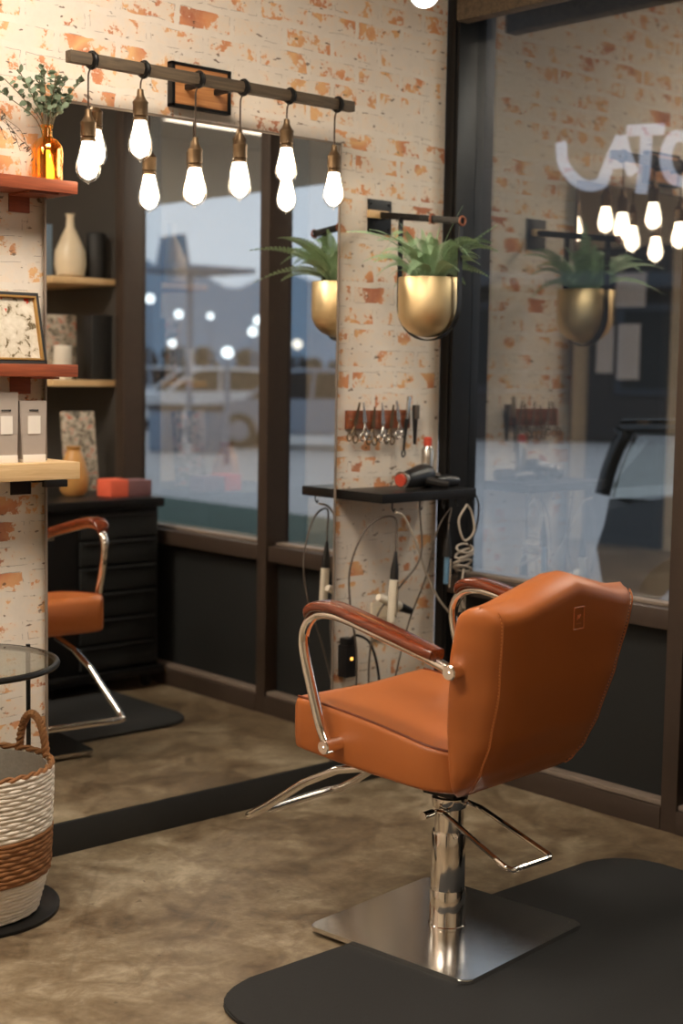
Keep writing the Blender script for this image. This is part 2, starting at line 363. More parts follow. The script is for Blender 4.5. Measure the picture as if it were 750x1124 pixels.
# door on the far left wall, seen twice reflected
d = struct('door_1', MB().box((-5.999, -4.22, 0), (-5.95, -3.42, 2.5), .006), M['blackmat'])
MB().box((-5.948, -4.16, .08), (-5.94, -3.48, 2.42), .01).build('door_panel', M['panel'], d)
MB().cyl((-5.90, -3.52, 1.05), (-5.90, -3.64, 1.05), .012).cyl((-5.94, -3.52, 1.05), (-5.9, -3.52, 1.05), .01).build('door_handle', M['chrome'], d)
for y0, y1, z0, z1, t in ((-4.12, -3.95, 1.45, 1.85, 'tall white notice taped low on the left of the black door'), (-3.90, -3.68, 1.4, 1.86, 'tall white notice taped low on the right of the black door'), (-3.94, -3.64, 2.0, 2.28, 'square blue-white notice taped near the top of the black door')):
    tag(MB().box((-5.94, y0, z0), (-5.932, y1, z1)).build('paper_notice', M['paper'], smooth=0), t, 'notice')
# ceiling lamps
for i, (x, y, t) in enumerate(((-2.1, -1.25, 'square white ceiling panel lamp above the styling chair'), (-4.1, -1.2, 'square white ceiling panel lamp nearest the left wall'), (-2.4, -4.4, 'square white ceiling panel lamp in the rear of the salon'))):
    o = empty('ceiling_lamp', (x, y, 3.25)); tag(o, t, 'ceiling lamp', 'ceiling panel lamps')
    MB().box((-.47, -.47, -.06), (.47, .47, -.001), .008).build('housing', M['blackmat'], o)
    MB().box((-.44, -.44, -.068), (.44, .44, -.061)).build('diffuser', M['ceilglow'], o, smooth=0)
# ------------------------------------------------------------ wall mirror
mr = empty('wall_mirror', (-1.08, 0, .1)); tag(mr, 'tall frameless floor-length mirror fixed to the whitewashed brick wall', 'mirror')
MB().box((-1.642, -.030, .10), (-.532, -.024, 2.188)).build('mirror_glass', M['mirror'], mr, smooth=0).matrix_parent_inverse = Matrix.Translation((1.08, 0, -.1))
e1 = MB(); 
for a, c in (((-1.649, -.034, .099), (-1.643, -.024, 2.196)), ((-.531, -.034, .099), (-.525, -.024, 2.196)), ((-1.649, -.034, 2.189), (-.525, -.024, 2.196))): e1.box(a, c, .002)
o = e1.build('mirror_edge', M['lip'], mr); o.matrix_parent_inverse = Matrix.Translation((1.08, 0, -.1))
def local(o, par):                 # parts modelled in world coordinates keep their place
    o.parent = par; bpy.context.view_layer.update(); o.matrix_parent_inverse = par.matrix_world.inverted(); return o
# ------------------------------------------------------------ salon mat
mt = MB().prism([(x, y) for x, y in rrect(-1.89, -2.05, -.30, -1.09, .16, 8)], .012, None, .004)
tag(mt.build('floor_mat', M['rubber']), 'black rubber anti-fatigue mat with rounded corners under the styling chair', 'mat')
# ------------------------------------------------------------ styling chair (local: +y forward, x right)
CH = empty('styling_chair', (-1.15, -1.18, .012), math.radians(5)); tag(CH, 'cognac leather salon styling chair with chrome arms on a square steel base', 'chair')
bp = MB().prism(rrect(-.255, -.255, .255, .255, .025, 5), .012, Matrix.Rotation(math.radians(1.2), 4, 'Z'), .003); bp.build('base_plate', M['steel'], CH)
cl = MB().lathe([(.049, .012), (.049, .016), (.0465, .018), (.0465, .108), (.0455, .110)], n=40); cl.build('column_collar', M['chrome'], CH)
MB().lathe([(.0445, .110), (.0445, .255), (.042, .262)], n=40).build('column_sleeve', M['chrome'], CH)
MB().lathe([(.037, .255), (.037, .322), (.044, .326), (.047, .342), (.047, .352), (.040, .356), (.040, .40)], n=36).build('piston', M['chrome'], CH)
MB().box((-.10, -.10, .39), (.10, .15, .435), .006).box((-.05, -.05, .36), (.05, .05, .39), .004).build('seat_mount', M['black'], CH)
lv = MB(); path = [(-.098, .0, .322), (-.055, .0, .322), (-.047, -.02, .320), (-.128, -.275, .262), (-.120, -.290, .258), (.022, -.298, .256), (.034, -.288, .258), (.066, -.05, .318), (.060, -.005, .326), (.04, .0, .328)]
pts = []
for i in range(len(path)-1):
    a, c = Vector(path[i]), Vector(path[i+1])
    for j in range(6): pts.append(a.lerp(c, j/6))
pts.append(Vector(path[-1])); lv.tube(pts, .0065, 10); o = lv.build('pump_lever', M['chrome'], CH)
MB().cyl((-.108, 0, .322), (-.07, 0, .322), .010).build('knob', M['chrome'], o)
# seat
def interp(tab, z):
    if z <= tab[0][0]: return tab[0][1]
    for (a, va), (c, vc) in zip(tab, tab[1:]):
        if z <= c: 
            t = (z-a)/(c-a); t = t*t*(3-2*t)*.35 + t*.65; return va+(vc-va)*t
    return tab[-1][1]
def sgnp(x, p): return math.copysign(abs(x)**p, x)
def seat_mesh():
    m = MB(); nf, na = 22, 40; rings = []
    f0, f1 = -.205, .325
    for i in range(nf+1):
        q = i/nf; f = f0 + (f1-f0)*q
        topz = .600 if False else (.541 + (.606-.541)*min(1, (q*1.02)) + .010*math.sin(PI*q)); botz = .438 + .028*q**2
        e = 1.0
        dd = (f1-f)/.035
        if dd < 1: e = 1-(1-dd)**2*.0 
        ring = []
        hw = .262; 
        rr = .022
        inset = 0
        if dd < 1: inset = rr*(1-math.sqrt(max(0, 1-(1-dd)**2)))
        hw_, t_, b_ = hw-inset-.05*max(0, (-.10-f)/.105)**2, topz-inset, botz+inset
        for k in range(na):
            a = 2*PI*k/na; x = hw_*sgnp(math.cos(a), .13); zz = (t_+b_)/2 + (t_-b_)/2*sgnp(math.sin(a), .17)
            if math.sin(a) > 0: zz += (-.010*math.cos(x/hw*PI/2))*1.0*(math.sin(a)**.5)
            ring.append(m.b.verts.new((x, f, zz)))
        rings.append(ring)
    for a, c in zip(rings, rings[1:]):
        for k in range(na): m.b.faces.new((a[k], a[(k+1) % na], c[(k+1) % na], c[k]))
    m.b.faces.new(rings[0][::-1]); m.b.faces.new(rings[-1]); return m
seat = seat_mesh().build('seat', M['leather'], CH, smooth=60)
def seam_pts(sx):
    out = []
    for k in range(21):
        f = -.19+.492*k/20; q = (f+.205)/.53; hw = .262-.05*max(0, (-.10-f)/.105)**2
        t_ = .541+.065*min(1, q*1.02)+.010*math.sin(PI*q); b_ = .438+.028*q*q
        out.append(Vector((sx*hw*.962, f, (t_+b_)/2+(t_-b_)/2*.950)))
    return out
for sx in (-1, 1): MB().tube(seam_pts(sx), .0030, 8).build('seat_piping', M['leather_dark'], seat)
# backrest
FI = [(.435, -.185), (.60, -.172), (.75, -.188), (.87, -.222), (.93, -.265), (1.0, -.29)]
FO = [(.435, -.205), (.46, -.232), (.50, -.262), (.575, -.298), (.70, -.335), (.82, -.355), (.90, -.362), (1.0, -.362)]
HW = [(.435, .225), (.46, .244), (.50, .255), (.575, .263), (.70, .278), (.82, .298), (.90, .306), (1.0, .306)]
def topz(x):
    a = abs(x); return .912 + .054*(1/(1+math.exp((a-.140)/.034))) + .003*(1-min(1, a/.3)**2)
def back_pt(q, a):
    x0 = math.cos(a)
    zt = .435+(.90-.435)*q; hw = interp(HW, zt); fi = interp(FI, zt); fo = interp(FO, zt)
    x = hw*sgnp(x0, .24); n = sgnp(math.sin(a), .40)
    e = abs(x)/max(hw, 1e-6)
    bul = .016*(1-e**2.2)*min(1, q*3)
    mid = (fi+fo)/2; h = (fi-fo)/2
    side_narrow = 1.0 - .13*max(0, -n)*(1-q*.5)
    T = topz(x); z = .435+(T-.435)*q
    return x*side_narrow, n, mid, h, bul, z, T
bk = MB(); nq, na = 40, 64; rings = []
for i in range(nq+1):
    q = (i/nq); ring = []
    for k in range(na):
        a = 2*PI*k/na; x, n, mid, h, bul, z, T = back_pt(q, a)
        rad = .045; s_ = 1.0
        if T-z < rad: s_ = math.sqrt(max(0.0, 1-((rad-(T-z))/rad)**2))*.97+.03
        if z-.435 < .03: s_ = min(s_, math.sqrt(max(0, 1-((.03-(z-.435))/.03)**2))*.6+.4)
        y = mid + h*n*s_ + (-bul if n < 0 else -bul*.4)
        xs = x*(1-(1-s_)*.05); ring.append(bk.b.verts.new((xs, y, z)))
    rings.append(ring)
for a, c in zip(rings, rings[1:]):
    for k in range(na): bk.b.faces.new((a[k], a[(k+1) % na], c[(k+1) % na], c[k]))
for rg_ in (rings[0], rings[-1]):
    for k in range(na//2):
        a, b_, c, d = rg_[k], rg_[k+1], rg_[(na-k-1) % na], rg_[(na-k) % na]
        u_ = []
        for v_ in (a, b_, c, d):
            if v_ not in u_: u_.append(v_)
        if len(u_) > 2: bk.b.faces.new(u_)
back = bk.build('backrest', M['leather'], CH, smooth=70)
# stitched seams where the side panels meet the outer shell
def seam_at(q, sx, a0=math.radians(-38)):
    a = a0 if sx > 0 else PI-a0
    x, n, mid, h, bul, z, T = back_pt(q, a); rad = .045; s_ = 1
    if T-z < rad: s_ = math.sqrt(max(0.0, 1-((rad-(T-z))/rad)**2))*.97+.03
    return Vector((x*1.004+math.copysign(.0006, x), mid+h*n*s_-bul-.0008, z))
for sx in (-1, 1):
    st = MB()
    P = [seam_at(.02+.955*k/110, sx) for k in range(111)]
    for k in range(0, 110, 2): st.tube([P[k], P[k+1]], .0009, 5)
    st.build('stitching', M['thread'], back)
    MB().tube([p-Vector((math.copysign(.0, p.x), .0, 0)) + Vector((-math.copysign(.0005, p.x), -.004, 0)) for p in P], .0018, 6).build('piping', M['leather'], back)
# pressed maker's mark on the upper back
em = MB(); zc, yc = .862, interp(FO, .84)-.0168
def bar2(x0, z0, x1, z1, r=.0011): em.tube([(x0, yc-.0005, z0), (x1, yc-.0005, z1)], r, 5)
s_ = .021
for a, c in (((-s_, zc-.026), (s_, zc-.026)), ((s_, zc-.026), (s_, zc+.026)), ((s_, zc+.026), (-s_, zc+.026)), ((-s_, zc+.026), (-s_, zc-.026))): bar2(a[0], a[1], c[0], c[1])
bar2(-.007, zc-.004, -.003, zc+.008, .0012); bar2(-.003, zc+.008, .0005, zc-.001, .0012); bar2(.0005, zc-.001, .006, zc+.009, .0012)
for k in range(6): bar2(-.010+k*.0035, zc-.013, -.0085+k*.0035, zc-.013, .0009)
em.build('pressed_mark', M['emboss'], back)
# arms
for sx in (-1, 1):
    X = sx*.300
    ap = crs([(X, .150, .508), (X, .178, .560), (X, .212, .655), (X, .236, .735), (X, .236, .785), (X, .208, .824), (X, .160, .838), (X, .09, .832), (X, -.03, .806), (X, -.14, .782), (X, -.238, .755)], 6)
    arm = MB().tube(ap, .0150, 16, flat=.85).build('arm_tube', M['chrome'], CH)
    for f, z in ((.150, .508), (-.238, .755)):
        bt = MB(); bt.cyl((X-sx*.050, f, z), (X+sx*.017, f, z), .0185, 24); bt.lathe([(.0185, 0), (.0160, .003)], (X+sx*.017, f, z), 20, (sx, 0, 0)); bt.lathe([(.005, 0), (.004, .003)], (X+sx*.019, f, z), 6, (sx, 0, 0))
        bt.build('arm_bolt', M['chrome'], arm)
    pad = MB(); pr_ = [(.226, .838), (.205, .862), (.16, .872), (.10, .866), (-.03, .838), (-.19, .800)]
    lo = [(.224, .818), (.200, .838), (.155, .845), (.10, .839), (-.03, .810), (-.188, .774)]
    N = 24; up_ = crs([(0, a, z) for a, z in pr_], 5); lw_ = crs([(0, a, z) for a, z in lo], 5)
    rg = []
    for i, (a, c) in enumerate(zip(up_, lw_)):
        t = i/(len(up_)-1); hw = .030*min(1, .6+t*4, .88+(1-t)*3)
        ring = []
        for k in range(12):
            an = 2*PI*k/12+PI/12; cx = hw*sgnp(math.cos(an), .45); s2 = sgnp(math.sin(an), .55)
            p = a.lerp(c, .5-.5*s2); ring.append(pad.b.verts.new((X+cx, p.y, p.z)))
        rg.append(ring)
    for a, c in zip(rg, rg[1:]):
        for k in range(12): pad.b.faces.new((a[k], a[(k+1) % 12], c[(k+1) % 12], c[k]))
    pad.b.faces.new(rg[0][::-1]); pad.b.faces.new(rg[-1]); pad.build('arm_pad', M['walnut'], CH, smooth=50)
# footrest
P1 = lambda x, y: (x, y)
fr = MB()
base_l = [(-.15, .16, .425), (-.16, .24, .42)]
loop = [(-.150, .14, .428), (-.158, .25, .40), (-.165, .36, .345), (-.166, .50, .250), (-.166, .560, .214), (-.158, .578, .206), (-.140, .582, .205), (.170, .590, .205), (.186, .584, .206), (.192, .562, .214), (.190, .50, .250), (.178, .36, .345), (.165, .25, .40), (.150, .14, .428)]
pts = []
for i in range(len(loop)-1):
    a, c = Vector(loop[i]), Vector(loop[i+1])
    for j in range(4): pts.append(a.lerp(c, j/4))
pts.append(Vector(loop[-1])); fr.tube(pts, .0115, 12); fr.build('footrest', M['chrome'], CH)
# ------------------------------------------------------------ hanging bulb lamp on its wooden bar
LX0, LX1, LY, LZ = -1.642, -.585, -.148, 2.29
lb = empty('bulb_bar_lamp', (-1.09, 0, 2.295)); tag(lb, 'weathered wooden bar lamp with six filament bulbs above the mirror', 'wall lamp')
tl = lambda o: local(o, lb)
tl(MB().box((LX0, LY-.014, LZ-.016), (LX1, LY+.014, LZ+.016), .002).build('wooden_bar', M['oldwood']))
bpz = MB(); bpz.box((-1.20, -.022, 2.237), (-.99, -.001, 2.355), .002); tl(bpz.build('back_plate', M['orangewood']))
bo = MB(); x0, x1, z0, z1 = -1.207, -.983, 2.229, 2.361
for a, c in (((x0, -.026, z0), (x0+.012, -.001, z1)), ((x1-.012, -.026, z0), (x1, -.001, z1)), ((x0, -.026, z0), (x1, -.001, z0+.009)), ((x0, -.026, z1-.009), (x1, -.001, z1))): bo.box(a, c, .001)
for x in (-1.15, -1.04): bo.box((x-.008, LY+.012, LZ-.008), (x+.008, -.02, LZ+.008), .001)
tl(bo.build('plate_frame', M['black']))
bulbs = [((97, 203), (100, 70)), ((154, 179), (160, 82)), ((214, 229), (219, 94)), ((263, 222), (270, 104)), ((314, 205), (320, 114)), ((366, 231), (366, 122))]
BP = [(.001, 0), (.003, .005), (.009, .008), (.019, .013), (.028, .022), (.0335, .034), (.0350, .046), (.0340, .058), (.0305, .074), (.0265, .090), (.0230, .106), (.0205, .117), (.0190, .124)]
for i, (pb, ptop) in enumerate(bulbs):
    p = W(pb[0], pb[1], LY); x = p.x; zb = p.z
    st = MB().tube([(x+.012+math.cos(k*PI/8)*.0*0, LY+math.sin(k*PI/8)*.021, LZ+math.cos(k*PI/8)*.021) for k in range(16)], .006, 8, closed=True)
    st.lathe([(.020, -.009), (.0235, -.009), (.0235, .009), (.020, .009)], (x+.012, LY, LZ), 8, (1, 0, 0), cap=False)
    strap = tl(st.build('strap', M['black']))
    cz = zb+.124+.085
    tl(MB().tube(crs([(x+.012, LY, LZ-.016), (x+.002, LY, LZ-.035), (x, LY, LZ-.06), (x, LY, cz)], 4), .0028, 6).build('cord', M['cord']))
    so = MB().lathe([(.019, 0), (.0215, .002), (.0215, .008), (.018, .011), (.0215, .014), (.0215, .046), (.0225, .048), (.0225, .053), (.0165, .060), (.0105, .072), (.0085, .088), (.003, .090)], (x, LY, zb+.118), 20)
    tl(so.build('socket', M['brass']))
    bb = tl(MB().lathe(BP, (x, LY, zb), 20).build('bulb', M['bulbglass']))
    gb = MB().lathe([(r*.84, z*.93+.009) for r, z in BP[1:]], (x, LY, zb), 16).build('filament_glow', M['bulbglow']); local(gb, bb)
# ------------------------------------------------------------ globe pendant near the camera, its foot just in frame
gp = D(466, -8, 3.3)
gl = empty('globe_pendant', (gp.x, gp.y, 3.25)); tag(gl, 'white glass globe pendant hanging nearest the camera at the top edge', 'pendant lamp')
local(MB().ball(gp, .034, sub=3).build('globe', M['globeglow'], smooth=80), gl)
local(MB().lathe([(.02, 0), (.022, .01), (.022, .06), (.012, .075)], (gp.x, gp.y, gp.z+.030), 16).build('socket', M['brass']), gl)
local(MB().cyl((gp.x, gp.y, gp.z+.1), (gp.x, gp.y, 3.235), .003, 8).build('cord', M['cord']), gl)
local(MB().lathe([(.05, 0), (.05, .02)], (gp.x, gp.y, 3.229), 20).build('ceiling_rose', M['black']), gl)
# ------------------------------------------------------------ three wall shelves at the left
SH = [('floating_shelf', 'upper red-stained wooden wall shelf with the amber bottle on it', 1.922, 1.957, 'redwood', -1.60, .13),
      ('floating_shelf', 'middle red-stained wooden wall shelf with the framed print on it', 1.415, 1.450, 'redwood', -1.60, .13),
      ('floating_shelf', 'lower pale pine wall shelf with the product boxes on it', 1.128, 1.176, 'pine', -1.60, .14)]
for n, t, z0, z1, m, x1, dp in SH:
    r = empty(n, (-2.0, 0, z0)); tag(r, t, 'shelf')
    local(MB().box((-2.5, -dp, z0), (x1, -.001, z1), .003).build('shelf_board', M[m]), r)
    for bx in (-1.70, -2.3):
        br = MB()
        br.box((bx-.045, -.022 if False else -dp+.01, z0-.006), (bx+.045, -.001, z0-.0005)); br.box((bx-.045, -.006, z0-.05), (bx+.02, -.001, z0-.005), .001)
        if m == 'pine': br.box((bx-.012, -dp-.006, z0-.020), (bx+.055, -dp+.02, z0-.0005), .001)
        local(br.build('shelf_bracket', M['black' if m == 'pine' else m]), r)
# amber bottle with eucalyptus
vb = Vector((-1.665, -.075, 1.957)); r = empty('amber_vase', vb); tag(r, 'amber glass bottle vase holding eucalyptus on the upper shelf', 'vase')
MB().lathe([(.036, 0), (.042, .003), (.043, .01), (.043, .085), (.040, .098), (.028, .112), (.0145, .120), (.0135, .142), (.018, .147), (.018, .152), (.013, .153), (.0105, .140), (.0115, .122), (.025, .109), (.037, .095), (.040, .084), (.040, .012), (.033, .006)], n=28).build('bottle', M['amber'], r)
def leafm(mb, p, d, L, wd, rnd):
    d = Vector(d).normalized(); s_ = d.cross(Vector((rnd.uniform(-1, 1), rnd.uniform(-1, 1), rnd.uniform(-.3, 1)))); s_.normalize(); n = d.cross(s_)*L*.12
    P = [Vector(p)]
    for t, ww in ((.2, .6), (.5, 1), (.8, .65)): P += [Vector(p)+d*L*t-s_*wd*ww+n*t, Vector(p)+d*L*t+s_*wd*ww+n*t]
    P.append(Vector(p)+d*L)
    mb.faces(P, [(0, 1, 2), (1, 3, 4, 2), (3, 5, 6, 4), (5, 7, 6)])
rnd = random.Random(4)
lf, sg = MB(), MB()
for k in range(15):
    a = rnd.uniform(0, 2*PI); tilt = rnd.uniform(.12, .85); L = rnd.uniform(.10, .20)
    top = Vector((math.cos(a)*tilt, math.sin(a)*tilt*.5, 1)).normalized()*L
    if k < 3: top = Vector((-.10-.03*k, -.03+.03*k, .13-.015*k))
    st0 = Vector((math.cos(a)*.006, math.sin(a)*.006, .10))
    pp_ = crs([st0, st0+Vector((0, 0, .05))+top*.15, Vector((0, 0, .15))+top*.6, Vector((0, 0, .15))+top+Vector((0, 0, -.02*tilt))], 4)
    sg.tube(pp_, .0012, 5)
    for i in range(5, len(pp_)):
        for s2 in (-1, 1):
            dr = Vector((rnd.uniform(-1, 1), rnd.uniform(-1, 1), rnd.uniform(-.2, .8))); leafm(lf, pp_[i], dr, rnd.uniform(.016, .028), rnd.uniform(.006, .009), rnd)
sg.build('stems', M['twig'], r); lf.build('leaves', M['leafgrey'], r, smooth=0)
# second vase with airy dried stems, standing just left of the frame
r = empty('dried_stem_vase', (-1.875, -.07, 1.957)); tag(r, 'vase of dark dried stems standing at the left edge of the upper shelf', 'vase')
MB().lathe([(.03, 0), (.038, .01), (.04, .06), (.028, .09), (.018, .10), (.022, .12), (.016, .12), (.014, .10)], n=20).build('vase_body', M['cream'], r)
sg, lf = MB(), MB()
for k in range(6):
    e2 = Vector((.02+.026*k, -.02, .19-.018*k-.02*(k % 2))); pth = crs([(0, 0, .09), (.01+.01*k, 0, .16), (e2.x*.8, e2.y, e2.z+.02), e2, e2+Vector((.02, 0, -.045))], 4)
    sg.tube(pth, .0007, 4)
    for p in pth[9:]:
        leafm(lf, p, (rnd.uniform(-1, 1), rnd.uniform(-.4, .4), rnd.uniform(-1, .4)), .016, .0024, rnd)
sg.build('stems', M['twig'], r); lf.build('leaves', simple('dark_dried_leaf', (70, 66, 62), .8), r, smooth=0)
# framed print leaning on the middle shelf
FRx0, FRx1, FRh = -1.835, -1.672, .205
r = empty('picture_frame', ((FRx0+FRx1)/2, -.085, 1.4505)); tag(r, 'gold-edged black picture frame with a botanical print leaning on the middle shelf', 'picture frame')
lean = Matrix.Rotation(math.radians(-14), 4, 'X') @ Matrix.Rotation(math.radians(0), 4, 'Y')
hw = (FRx1-FRx0)/2
def fbox(mb, a, c, bv=.001): mb.box(a, c, bv, lean)
for nm, mt_, bands in (('frame', 'blackmat', (.0, .010, .018)), ('gilt_edge', 'goldframe', (.010, .016, .021))):
    q = MB(); o0, o1, th = bands
    for a, c in (((-hw+o0, 0, o0), (hw-o0, th, o1)), ((-hw+o0, 0, FRh-o1), (hw-o0, th, FRh-o0)), ((-hw+o0, 0, o0), (-hw+o1, th, FRh-o0)), ((hw-o1, 0, o0), (hw-o0, th, FRh-o0))): fbox(q, (a[0], -.0+(.018-th), a[2]), (c[0], .018, c[2]))
    q.build(nm, M[mt_], r)
q = MB(); fbox(q, (-hw+.015, .008, .015), (hw-.015, .014, FRh-.015), 0); q.build('print', M['print2'], r, smooth=0)
# product boxes on the lower shelf
for x, hgt, wd, t, mm in ((-1.722, .172, .043, 'grey product carton with a small white label, nearest the mirror', 0), (-1.808, .196, .040, 'taller grey product carton at the left edge of the lower shelf', 1)):
    r = empty('product_carton', (x, -.075, 1.176)); tag(r, t, 'carton')
    q = MB(); q.faces([(-wd*.82, -.022, 0), (wd*.82, -.022, 0), (wd*.82, .022, 0), (-wd*.82, .022, 0), (-wd, -.018, hgt), (wd, -.018, hgt), (wd, .018, hgt), (-wd, .018, hgt)], [(0, 1, 2, 3), (4, 5, 6, 7), (0, 1, 5, 4), (1, 2, 6, 5), (2, 3, 7, 6), (3, 0, 4, 7)])
    bmesh.ops.bevel(q.b, geom=q.b.edges[:], offset=.002, segments=2, affect='EDGES'); q.build('carton', M['card'], r)
    MB().box((-wd*.83, -.0232, .0), (wd*.83, .0232, .022), .001).build('white_foot', M['cardw'], r)
    MB().box((-wd*.45, -.0225, .08), (wd*.45, -.0185, .13), 0).build('label_panel', M['cardw'], r, smooth=0)
    q = MB()
    for k in range(5): q.box((-.014+k*.006, -.0222, .143), (-.0105+k*.006, -.0195, .148))
    q.build('small_print', M['blackmat'], r)
# ------------------------------------------------------------ side table, basket
r = empty('side_table', (-2.03, -.22, 0)); tag(r, 'round black metal side table with a clear glass top by the wall', 'table')
tb = [local(MB().lathe([(.225, 0), (.236, .002), (.236, .010), (.230, .012)], (-2.012, -.248, 0.0), 48).build('base_disc', M['black']), r)]
rim = MB(); tc_ = Vector((-2.06, -.30, .68))
rim.tube([tc_+Vector((.245*math.cos(k*PI/24), .245*math.sin(k*PI/24), -.002)) for k in range(48)], .0085, 8, closed=True)
local(rim.build('table_rim', M['black']), r)
local(MB().lathe([(.240, .0), (.240, .006)], tc_, 48).build('glass_top', M['tableglass'], smooth=30), r)
pz = W(31, 745, -.14); local(MB().tube([(pz.x, -.14, .008), (pz.x, -.14, .672)], .0065, 10).build('table_post', M['black']), r)
bc = Vector((-2.01, -.285, .0155)); r = empty('woven_basket', bc); tag(r, 'woven white and brown rope basket with loop handles on the table base', 'basket')
def brad(z): return .160+.03*min(1, z/.12)-.006*math.cos(z/.4*PI)
def coilband(z0, z1, mat, name, step=.0105, rr=.0068, off=0, sq=1):
    m = MB(); n = max(1, round((z1-z0)/step))
    rn = random.Random(int(z0*1000))
    for i in range(n):
        z = z0+(i+.5)*(z1-z0)/n; ph = rn.uniform(0, 6)
        m.tube([bcv(z+.0016*math.sin(3*a+ph), a, off+.0012*math.sin(23*a+ph*3)) for a in [2*PI*k/120 for k in range(120)]], rr, 6, closed=True)
    return m.build(name, mat, r, smooth=60)
def bcv(z, a, off): return Vector(((brad(z)+off)*math.cos(a), (brad(z)+off)*math.sin(a), z))
coilband(.0, .105, M['rope_w'], 'lower_white_weave'); coilband(.105, .225, M['rope_b'], 'brown_weave', .0125, .0085); coilband(.225, .385, M['rope_w'], 'upper_white_weave')
m = MB().lathe([(.150, .004), (brad(.1)-.008, .1), (brad(.38)-.010, .38), (brad(.38)-.014, .38), (brad(.1)-.012, .1), (.146, .010)], n=60, cap=False); m.faces([(.150*math.cos(k*PI/20), .150*math.sin(k*PI/20), .008) for k in range(40)], [tuple(range(40))]); m.build('lining', M['rope_g'], r)
rim = MB()
for s2 in (0, 1): rim.tube([bcv(.388+.004*math.sin(16*a+s2*PI), a, -.003+.005*math.cos(16*a+s2*PI)) for a in [2*PI*k/200 for k in range(200)]], .0055, 6, closed=True)
rim.build('rim', M['rope_b'], r)
ang = math.radians(8)
for a0 in (ang, ang+PI):
    hd = MB(); cx, cy = math.cos(a0), math.sin(a0)
    base = [Vector((cx*.185, cy*.185, 0)), Vector((-cy, cx, 0))]
    for s2 in range(3):
        P = []
        for k in range(61):
            t = k/60; th = PI*t; c0 = base[0]+base[1]*(.058*math.cos(th)) + Vector((0, 0, .345+.145*math.sin(th)**.8 if 0 < t < 1 else .345))
            w_ = 2*PI*t*9+s2*2*PI/3; c0 = c0 + Vector((cx, cy, 0))*.006*math.cos(w_) + (base[1]*math.cos(th)+Vector((0, 0, math.sin(th))))*.006*math.sin(w_)
            P.append(c0)
        hd.tube(P, .0062, 6)
    hd.build('handle', M['rope_b'], r)
# ------------------------------------------------------------ hanging planter
r = empty('hanging_planter', (-.30, 0, 2.05)); tag(r, 'gold pot with a leafy fern on a black wall bracket beside the window', 'planter')
px_, pyc, prz = -.318, -.25, 1.757
q = MB(); q.box((px_-.055, -.006, 1.915), (px_+.055, -.001, 2.03), .001)
for sx in (-1, 1):
    for sz in (1.93, 2.015): q.lathe([(.005, 0), (.004, .003)], (px_+sx*.042, -.006, sz), 8, (0, -1, 0))
local(q.build('wall_plate', M['black']), r)
q = MB(); q.box((px_-.062, -.018, 1.966), (px_+.030, -.0065, 1.992), .001); local(q.build('brass_tab', M['pine']), r)
q = MB(); q.box((px_-.010, -.395, -.011), (px_+.010, -.006, .011), .002, Matrix.Translation((0, 0, 1.979)) @ Matrix.Rotation(math.radians(6.5), 4, 'X')); local(q.build('arm', M['black']), r)
for yy, zz in ((-.395, 1.934), (-.26, 1.950)): local(MB().tube([(px_+.014*math.cos(k*PI/6), yy, zz+.014*math.sin(k*PI/6)) for k in range(12)], .004, 6, closed=True).build('copper_ring', M['tanleather']), r)
q = MB(); ro = .116
prof = [(-ro, 1.938), (-ro, prz-.05), (-ro, prz-.09)] + [(-ro*math.cos(a), prz-.09-(ro*.99)*math.sin(a)) for a in [PI*k/16 for k in range(1, 16)]] + [(ro, prz-.09), (ro, prz-.05), (ro, 1.960)]
V = []
for dy, z in prof:
    nx = Vector((dy, z-(prz-.09))).normalized() if z < prz-.09 else Vector((math.copysign(1, dy), 0))
    for off in (0, .004):
        for xx in (-.012, .012):
            yy = dy+nx.x*off; V.append((px_+xx*.978-yy*.208, pyc+yy*.978+xx*.208, z+nx.y*off))
F_ = []
for i in range(len(prof)-1):
    a = i*4; c = a+4; F_ += [(a, a+1, c+1, c), (a+2, c+2, c+3, a+3), (a, c, c+2, a+2), (a+1, a+3, c+3, c+1)]
F_ += [(0, 2, 3, 1), (4*len(prof)-4, 4*len(prof)-3, 4*len(prof)-1, 4*len(prof)-2)]
q.faces(V, F_); local(q.build('stirrup', M['black']), r)
R0 = .103
pot = MB().lathe([(.004, -.198), (.035, -.193), (.065, -.180), (.088, -.158), (.102, -.128), (R0, -.095), (R0, -.002), (R0-.002, 0), (R0-.005, 0), (R0-.005, -.095), (.09, -.13), (.05, -.17), (.004, -.18)], (px_, pyc, prz), 48); potp = local(pot.build('pot', M['gold'], smooth=50), r)
local(MB().lathe([(.004, 0), (R0-.006, 0), (R0-.006, -.01)], (px_, pyc, prz-.02), 32).build('soil', M['soil']), r)
fe = MB(); rnd = random.Random(11)
def frond(mb, p0, dirv, L, wmax, droop, lift):
    d = Vector(dirv).normalized(); P = []; N = 26
    for k in range(N+1):
        t = k/N; P.append(Vector(p0)+d*L*(t*(.55+.45*t)) + Vector((0, 0, lift*math.sin(t*PI*.62)-droop*t*t*t)))
    mb.tube(P, [.0018*(1-.8*k/N) for k in range(N+1)], 5)
    for k in range(3, N):
        t = k/N; tg = (P[k+1]-P[k-1]).normalized(); sd = tg.cross(Vector((0, 0, 1)))
        if sd.length < .1: sd = Vector((1, 0, 0))
        sd.normalize(); wl = wmax*math.sin(min(1, t*1.5+.12)*PI*.5)*(1-t**2.2)+.003
        for s2 in (-1, 1):
            ld = (sd*s2*.85+tg*.6+Vector((0, 0, s2*.38+.1))).normalized(); b0 = P[k]; tip = b0+ld*wl; hw_ = L/N*.95
            mb.faces([b0-tg*hw_*.4, b0+tg*hw_*.5, b0+ld*wl*.6+tg*hw_*.7, tip, b0+ld*wl*.6-tg*hw_*.3], [(0, 1, 2, 3, 4)])
